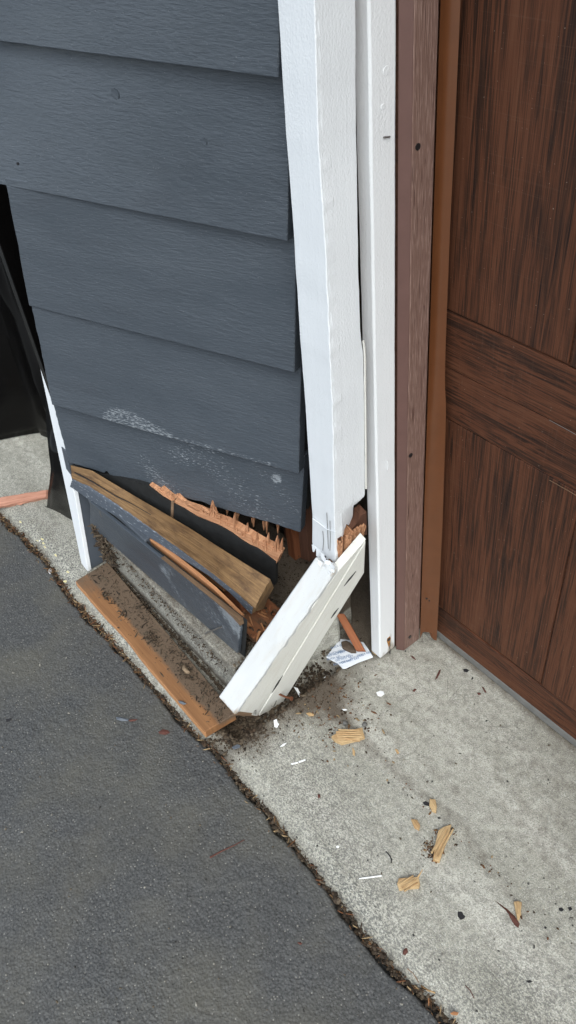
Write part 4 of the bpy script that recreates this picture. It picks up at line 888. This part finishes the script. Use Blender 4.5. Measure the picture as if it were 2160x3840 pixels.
chip(((1028, 408), (1042, 412), (1050, 430), (1040, 434)), c7, .003, 'tiny lone chip on the brown stain line across the concrete', 1)
chip(((818, 400), (832, 420), (830, 444), (820, 436)), c7, .003, 'small brown chip just under the thick wood chunk', 1)
PF = 'white paint flakes on the ground'
for pts, conv, lab in ((((936, 128), (955, 120), (972, 124), (978, 138), (960, 150), (944, 146)), c7, 'largest squarish white paint flake in the open middle of the concrete'),
                       (((430, 268), (446, 262), (450, 280), (458, 288), (448, 306), (434, 302)), c7, 'white paint flake hanging below the foot of the leaning post'),
                       (((460, 398), (478, 382), (495, 377), (480, 394)), c7, 'short white paint sliver nearest the post foot on the concrete'),
                       (((514, 481), (550, 472), (552, 477), (520, 487)), c7, 'white paint sliver on concrete, the duller half of a snapped pair'),
                       (((552, 470), (586, 458), (589, 464), (556, 477)), c7, 'white paint sliver on concrete, the upper half of a snapped pair'),
                       (((851, 1046), (905, 1038), (962, 1030), (966, 1036), (905, 1046), (853, 1052)), c7, 'long white paint strip lying beside the flat wood chip'),
                       (((765, 212), (785, 210), (795, 216), (778, 219)), c7, 'thin white flake on the soil stain above the wood chunk'),
                       (((738, 888), (748, 884), (755, 890), (750, 898), (741, 897)), c7, 'round white paint dot alone on the worn concrete'),
                       (((530, 122), (552, 128), (578, 152), (566, 150), (545, 138)), c7, 'white paint strip in the dark hole behind the post foot'),
                       (((678, 60), (688, 54), (690, 62), (682, 68)), c7, 'small white flake on the soil below the printed packet')):
    flat('paint_flake', pts, conv, .0016, M_FLAKE, lab, 'paint flake', PF, lift=.002 if conv is c7 and pts[0][0] in (430, 530) else .0004)
z4b = lambda x, y: (x / 2.8625, 1300 + y / 2.8625)
flat('paint_flake', ((520, 2400), (560, 2370), (585, 2385), (560, 2420), (540, 2450), (522, 2430)), z4b, .002, M_FLAKE, 'white paint flake on the concrete left of the corner trim', 'paint flake', PF)
flat('paint_flake', ((420, 2090), (438, 2058), (442, 2070), (425, 2100)), z4b, .001, M_FLAKE, 'thin white flake among yellow spots left of the corner trim', 'paint flake', PF)
for k, (x, y) in enumerate(((410, 2080), (472, 2110), (490, 2148), (600, 2240), (735, 2420), (700, 2520), (220, 1880), (455, 2065))):
    r = 20; flat('yellow_spot', [(x + r * (.6 + .5 * random.random()) * math.cos(t), y + r * .8 * (.6 + .5 * random.random()) * math.sin(t)) for t in [i * .9 for i in range(7)]], z4b, .0007, M_YELL, 'pale yellow paint spot on the concrete left of the corner trim', 'paint spot', 'yellow paint spots left of the corner trim', bevel=0)
LG = 'dead leaf bits on the ground'
for pts, conv, lab, m in ((((780, 830), (840, 870), (890, 905), (945, 960), (985, 1020), (975, 1055), (940, 1030), (905, 970), (880, 905), (830, 862)), c3, 'dark red dead leaf with a stalk under the wedge shaped chip', M_LEAF),
                          (((700, 190), (712, 165), (722, 160), (716, 182), (704, 205), (690, 216)), cz, 'twisted brown leaf lying in front of the brown door stop', M_LEAF),
                          (((842, 158), (858, 155), (875, 163), (862, 175), (845, 170)), cz, 'dark oval leaf close to the garage door seal', M_BLACKBIT),
                          (((560, 84), (572, 88), (590, 108), (580, 106), (566, 96)), cz, 'slim brown leaf at the foot of the brown door stop', M_LEAF),
                          (((568, 276), (580, 262), (592, 266), (580, 280)), cz, 'small brown leaf piece right of the big white flake', M_LEAF),
                          (((885, 210), (893, 198), (897, 205), (890, 216)), cz, 'tiny black leaf bit between the oval leaf and the door', M_BLACKBIT),
                          (((940, 250), (952, 256), (968, 285), (958, 282)), cz, 'curled thin leaf near the middle of the garage door bottom', M_LEAF),
                          (((915, 285), (930, 284), (940, 292), (925, 298)), cz, 'small dark leaf beside the curled thin leaf', M_LEAF),
                          (((546, 1364), (560, 1360), (572, 1368), (562, 1376)), c7, 'dark red leaf bit on the asphalt below the joint', M_LEAF),
                          (((1070, 1400), (1082, 1382), (1096, 1384), (1094, 1410), (1080, 1428), (1066, 1424)), c7, 'dark red leaf standing in the asphalt joint', M_LEAF),
                          (((956, 1040), (985, 1024), (1015, 1030), (1026, 1044), (1000, 1056), (965, 1052)), c8, 'crumpled brown leaf on the asphalt below the loose board', M_LEAF),
                          (((775, 968), (800, 962), (832, 962), (812, 974), (785, 976)), c8, 'brown leaf tip touching a slate paint chip on the asphalt', M_LEAF),
                          (((35, 962), (70, 955), (74, 968), (40, 980)), c8, 'black plastic bit on the asphalt at the far left', M_BLACKBIT),
                          (((475, 920), (505, 918), (545, 945), (530, 975), (500, 990), (475, 960)), c3, 'largest black tar spot on the concrete', M_BLACKBIT),
                          (((1305, 890), (1330, 885), (1350, 905), (1330, 920), (1308, 908)), c3, 'black spot at the right edge beyond the wedge shaped chip', M_BLACKBIT),
                          (((1380, 885), (1405, 880), (1420, 900), (1395, 915)), c3, 'second black spot at the right edge of the concrete', M_BLACKBIT),
                          (((1035, 1490), (1070, 1485), (1095, 1495), (1060, 1506)), c3, 'black smear near the bottom right corner of the concrete', M_BLACKBIT),
                          (((1185, 1045), (1200, 1042), (1210, 1055), (1195, 1064)), c3, 'round black speck below the wedge shaped chip', M_BLACKBIT),
                          (((645, 632), (658, 630), (662, 645), (650, 652)), c7, 'dark round seed alone on the worn concrete', M_LEAF),
                          (((1165, 672), (1180, 664), (1202, 676), (1198, 690), (1175, 684)), c7, 'black sliver tucked against the small orange block', M_BLACKBIT)):
    flat('leaf_bit' if m is M_LEAF else 'black_bit', pts, conv, .0012 if m is M_LEAF else .0007, m, lab, 'leaf' if m is M_LEAF else 'debris', LG if m is M_LEAF else 'black bits on the ground', rough=.0015 if m is M_LEAF else 0, bevel=0)
for pts, conv, lab in ((((700, 950), (730, 950), (778, 962), (775, 974), (735, 976), (705, 965)), c8, 'slate grey paint chip lying on the asphalt'), (((1075, 850), (1100, 848), (1125, 862), (1110, 872), (1085, 866)), c8, 'curled slate paint chip on top of the loose board')):
    o = flat('slate_paint_chip', pts, conv, .0015, M_GREYCHIP, lab, 'paint chip', rough=.003)
    if conv is c8 and pts[0][0] == 1075:
        q = onZ(*c8(1098, 860), .027, 1); o.location = q
o = flat('slate_paint_chip', ((205, 965), (270, 918), (300, 930), (290, 955), (230, 985)), z5, .002, M_GREYCHIP, 'slate paint chip in the soil beneath the post foot', 'paint chip', lift=.006)
def twig(pts, conv, r, m, lab, cat='twig', r2=None): return tube('twig', [gpt(*conv(*q), 1, r * 1.1) for q in pts], r, m, None, 6, r2, label=lab, category=cat)
twig(((115, 945), (170, 915), (235, 885), (286, 857)), c7, .0016, M_LEAF, 'dark forked twig lying on the asphalt', r2=.0007)
twig(((985, 915), (1003, 935), (1012, 955), (1010, 972)), c7, .0011, M_BLACKBIT, 'curved black stem on the stained concrete')
twig(((1375, 1575), (1400, 1600), (1420, 1640)), c7, .0007, M_LEAF, 'thin red stem near the bottom right of the concrete')
twig(((60, 1390), (110, 1430), (155, 1505)), c3, .0009, M_PLY, 'thin tan stalk in the lower asphalt joint')
twig(((175, 1535), (230, 1570), (290, 1590)), c3, .0013, M_CHIP, 'pale forked stalk in the lower asphalt joint')
twig(((440, 750), (455, 780), (466, 820)), c7, .0012, M_CHIP, 'pale straw standing in the middle of the joint')
for pts, h, lab in ((((225, 1600), (245, 1640), (240, 1700), (232, 1705), (228, 1650)), .004, 'dry brown bark strip in the lower joint'), (((410, 1770), (440, 1755), (482, 1762), (470, 1785), (430, 1785)), .004, 'orange bark flake at the bottom of the joint'), (((300, 1710), (340, 1740), (390, 1790), (380, 1800), (330, 1765)), .004, 'brown curled bark strip above the orange bark flake')):
    flat('bark_flake', pts, c3, h, M_SPLIT, lab, 'bark', 'bark flakes in the asphalt joint', lift=.006)
for (x, y), r, lab in (((880, 290), .006, 'grey pebble above the thick wood chunk'), ((785, 285), .008, 'broken grey concrete crumb above the wood chunk')):
    q = gpt(*c7(x, y), 1); flat('pebble', [(x + 14 * math.cos(t) * random.uniform(.8, 1.1), y + 12 * math.sin(t) * random.uniform(.8, 1.1)) for t in [k * .785 for k in range(8)]], c7, r, M_SEAL, lab, 'pebble', rough=.002, bevel=.002)

# ------------------------------------------------------------------ printed packet with stone and stick on it
pk = thing('printed_packet', gpt(870, 1650), 'white paper packet printed with blue lettering lying behind the post', 'packet')
zp = lambda x, y: (1200 + x * .15183, 2350 + y * .15183)
PK = [onZ(*zp(*q), .010, 1) for q in ((150, 745), (440, 905), (560, 1022), (625, 1022), (980, 860), (1310, 742), (1200, 560), (1070, 378), (760, 330), (490, 300))]
poly('packet_sheet', PK, (0, 0, -.003), M_PAPER, pk, .002, .0006)
def text(s, px, size, rot, par):
    cu = bpy.data.curves.new('lettering', 'FONT'); cu.body = s; cu.size = size; cu.extrude = .0001; cu.align_x = 'CENTER'; cu.materials.append(M_INK)
    to = bpy.data.objects.new('t', cu); COL.objects.link(to); bpy.context.view_layer.update(); me = bpy.data.meshes.new_from_object(to.evaluated_get(bpy.context.evaluated_depsgraph_get())); bpy.data.objects.remove(to)
    o = bpy.data.objects.new('lettering', me); COL.objects.link(o); o.parent = par; q = onZ(*zp(*px), .0126, 1); o.location = q - par.location; o.rotation_euler = (0, 0, rot)
d_ = (onZ(*zp(625, 1022), .01, 1) - onZ(*zp(150, 745), .01, 1)); rt = math.atan2(d_.y, d_.x) 
dr = onZ(*zp(520, 590), .01, 1) - onZ(*zp(270, 660), .01, 1); rt = math.atan2(dr.y, dr.x)
for s, px in (('SILICA GEL', (400, 650)), ('DO NOT EAT', (410, 690)), ('SILICA GEL', (600, 760)), ('DO NOT EAT', (610, 800)), ('SILICA GEL', (350, 790)), ('DO NOT EAT', (560, 900)), ('SILICA GEL', (920, 760)), ('DO NOT EAT', (760, 850)), ('SILICA GEL', (1100, 690)), ('DO NOT EAT', (650, 600)), ('SILICA GEL', (440, 500))):
    text(s, px, .0062, rt, pk)
stn = thing('flat_stone', onZ(*zp(700, 500), .013, 1), 'flat brown stone weighing down the printed packet', 'stone')
poly('stone_slab', [onZ(*zp(*q), .021, 1) for q in ((520, 360), (640, 330), (740, 380), (860, 500), (900, 615), (780, 610), (660, 560), (550, 500))], (0, 0, -.008), mat_plain('brown_stone', (.085, .062, .045), .85, .2, .35, 120, .001), stn, .002, .002)
stk = thing('red_brown_stick', onZ(*zp(1000, 600), .02, 1), 'flat red brown stick leaning down onto the printed packet', 'stick')
s0, s1, s2, s3 = onZ(*zp(915, 640), .020, 1), onZ(*zp(1110, 590), .022, 1), onZ(*zp(770, 0), .075, 1), onZ(*zp(560, 0), .075, 1)
ex_ = (s3 - s0) * .5
board('stick_lath', s0, s1, s2 + ex_, s3 + ex_, (0, .004, -.009), M_STUD, stk, 6, 20, uvrot=True, jag={'b': lambda u: .004 * abs(fb(u * 4, 3)) + .006 * (1 - u)}, bevel=.001)

# ------------------------------------------------------------------ black plastic at the left, stick on the concrete
tarp = thing('black_plastic_sheet', (-2.0, .5, 0), 'creased black plastic sheet hanging across the left bay', 'plastic sheet')
cx = [-1.50, -1.60, -1.75, -1.90, -1.974, -2.005, -2.037, -2.12, -2.25, -2.5, -3.2]; cy = [.56, .55, .535, .52, .508, .455, .402, .375, .37, .36, .36]
NU, NV = 130, 70; vs, fs = [], []
sL = np.concatenate([[0], np.cumsum(np.hypot(np.diff(cx), np.diff(cy)))])
for j in range(NV + 1):
    for i in range(NU + 1):
        s = sL[-1] * i / NU; x, y = float(np.interp(s, sL, cx)), float(np.interp(s, sL, cy)); t = j / NV; z = .004 + 2.15 * t
        b = float(sstep(0, .4, t)); y = y * (1 - b * .75) + .545 * b * .75
        fold_ = .020 * (1 - abs(2 * ((s * 4.2 + t * 1.6 + .3 * fb(t * 4, 3)) % 1) - 1)) + .016 * (1 - abs(2 * ((s * 5.3 - t * 3.1 + .5 * fb(s * 3, 2)) % 1) - 1)) ** 2
        vs.append(V((x, y - fold_ + .008 * noise.noise(V((x * 5, 3, z * 4))), z)))
W_ = NU + 1
for j in range(NV):
    for i in range(NU): a_ = j * W_ + i; fs.append([a_, a_ + W_, a_ + W_ + 1, a_ + 1])
o = mesh('sheet_film', vs, fs, M_PLAST, tarp, None, None, 40); so_ = o.modifiers.new('thickness', 'SOLIDIFY'); so_.thickness = .0012
flap = thing('black_flap', onZ(118, 1280), 'loose black plastic flap touching the concrete beside the corner trim', 'plastic flap')
vs, fs = [], []; NU, NV = 10, 50
ZL = [onY(x, y, yy) for x, y, yy in ((118, 1281, .368), (121, 1230, .372), (123, 1185, .38), (118, 1130, .395), (112, 1085, .415), (108, 980, .45), (103, 900, .49))]
for j in range(NV + 1):
    z = ZL[0].z + (ZL[-1].z - ZL[0].z) * (j / NV) ** 1.3; zs_ = [q.z for q in ZL]; x0, y0 = float(np.interp(z, zs_, [q.x for q in ZL])), float(np.interp(z, zs_, [q.y for q in ZL]))
    for i in range(NU + 1):
        u = i / NU; vs.append(V((x0 + (-1.425 - x0) * u, y0 + .06 * u + .004 * math.sin(u * 7 + z * 6) + .008 * fb(z * 3 + u, 4), max(z, .002))))
W_ = NU + 1
for j in range(NV):
    for i in range(NU): a_ = j * W_ + i; fs.append([a_, a_ + 1, a_ + W_ + 1, a_ + W_])
o = mesh('flap_film', vs, fs, M_PLAST, flap, None, None, 40); so_ = o.modifiers.new('thickness', 'SOLIDIFY'); so_.thickness = .0012
cs = thing('cedar_stick', onZ(60, 1255), 'split reddish cedar stick lying on the concrete at the far left', 'stick')
a, b, c, d = onZ(-30, 1280, .012), onZ(117, 1250, .012), onZ(116, 1232, .022), onZ(-30, 1256, .022)
board('split_stick', a, b, c, d, (0, .012, -.012), M_RSTICK, cs, 30, 4, jag={'t': lambda u: .002 * fb(u * 9, 2), 'b': lambda u: .002 * fb(u * 12, 5), 'r': lambda v: .004 * fb(v * 4, 2)}, bow=lambda u, v: (.002 * fb(u * 14 + v * 5, 1), 0, .002 * fb(u * 9 + v * 7, 4)), bevel=.001)
poly('splinter', [onZ(40, 1267, .008), onZ(90, 1255, .010), onZ(75, 1258, .006), onZ(50, 1270, .006)], (0, 0, -.002), M_RSTICK, cs)
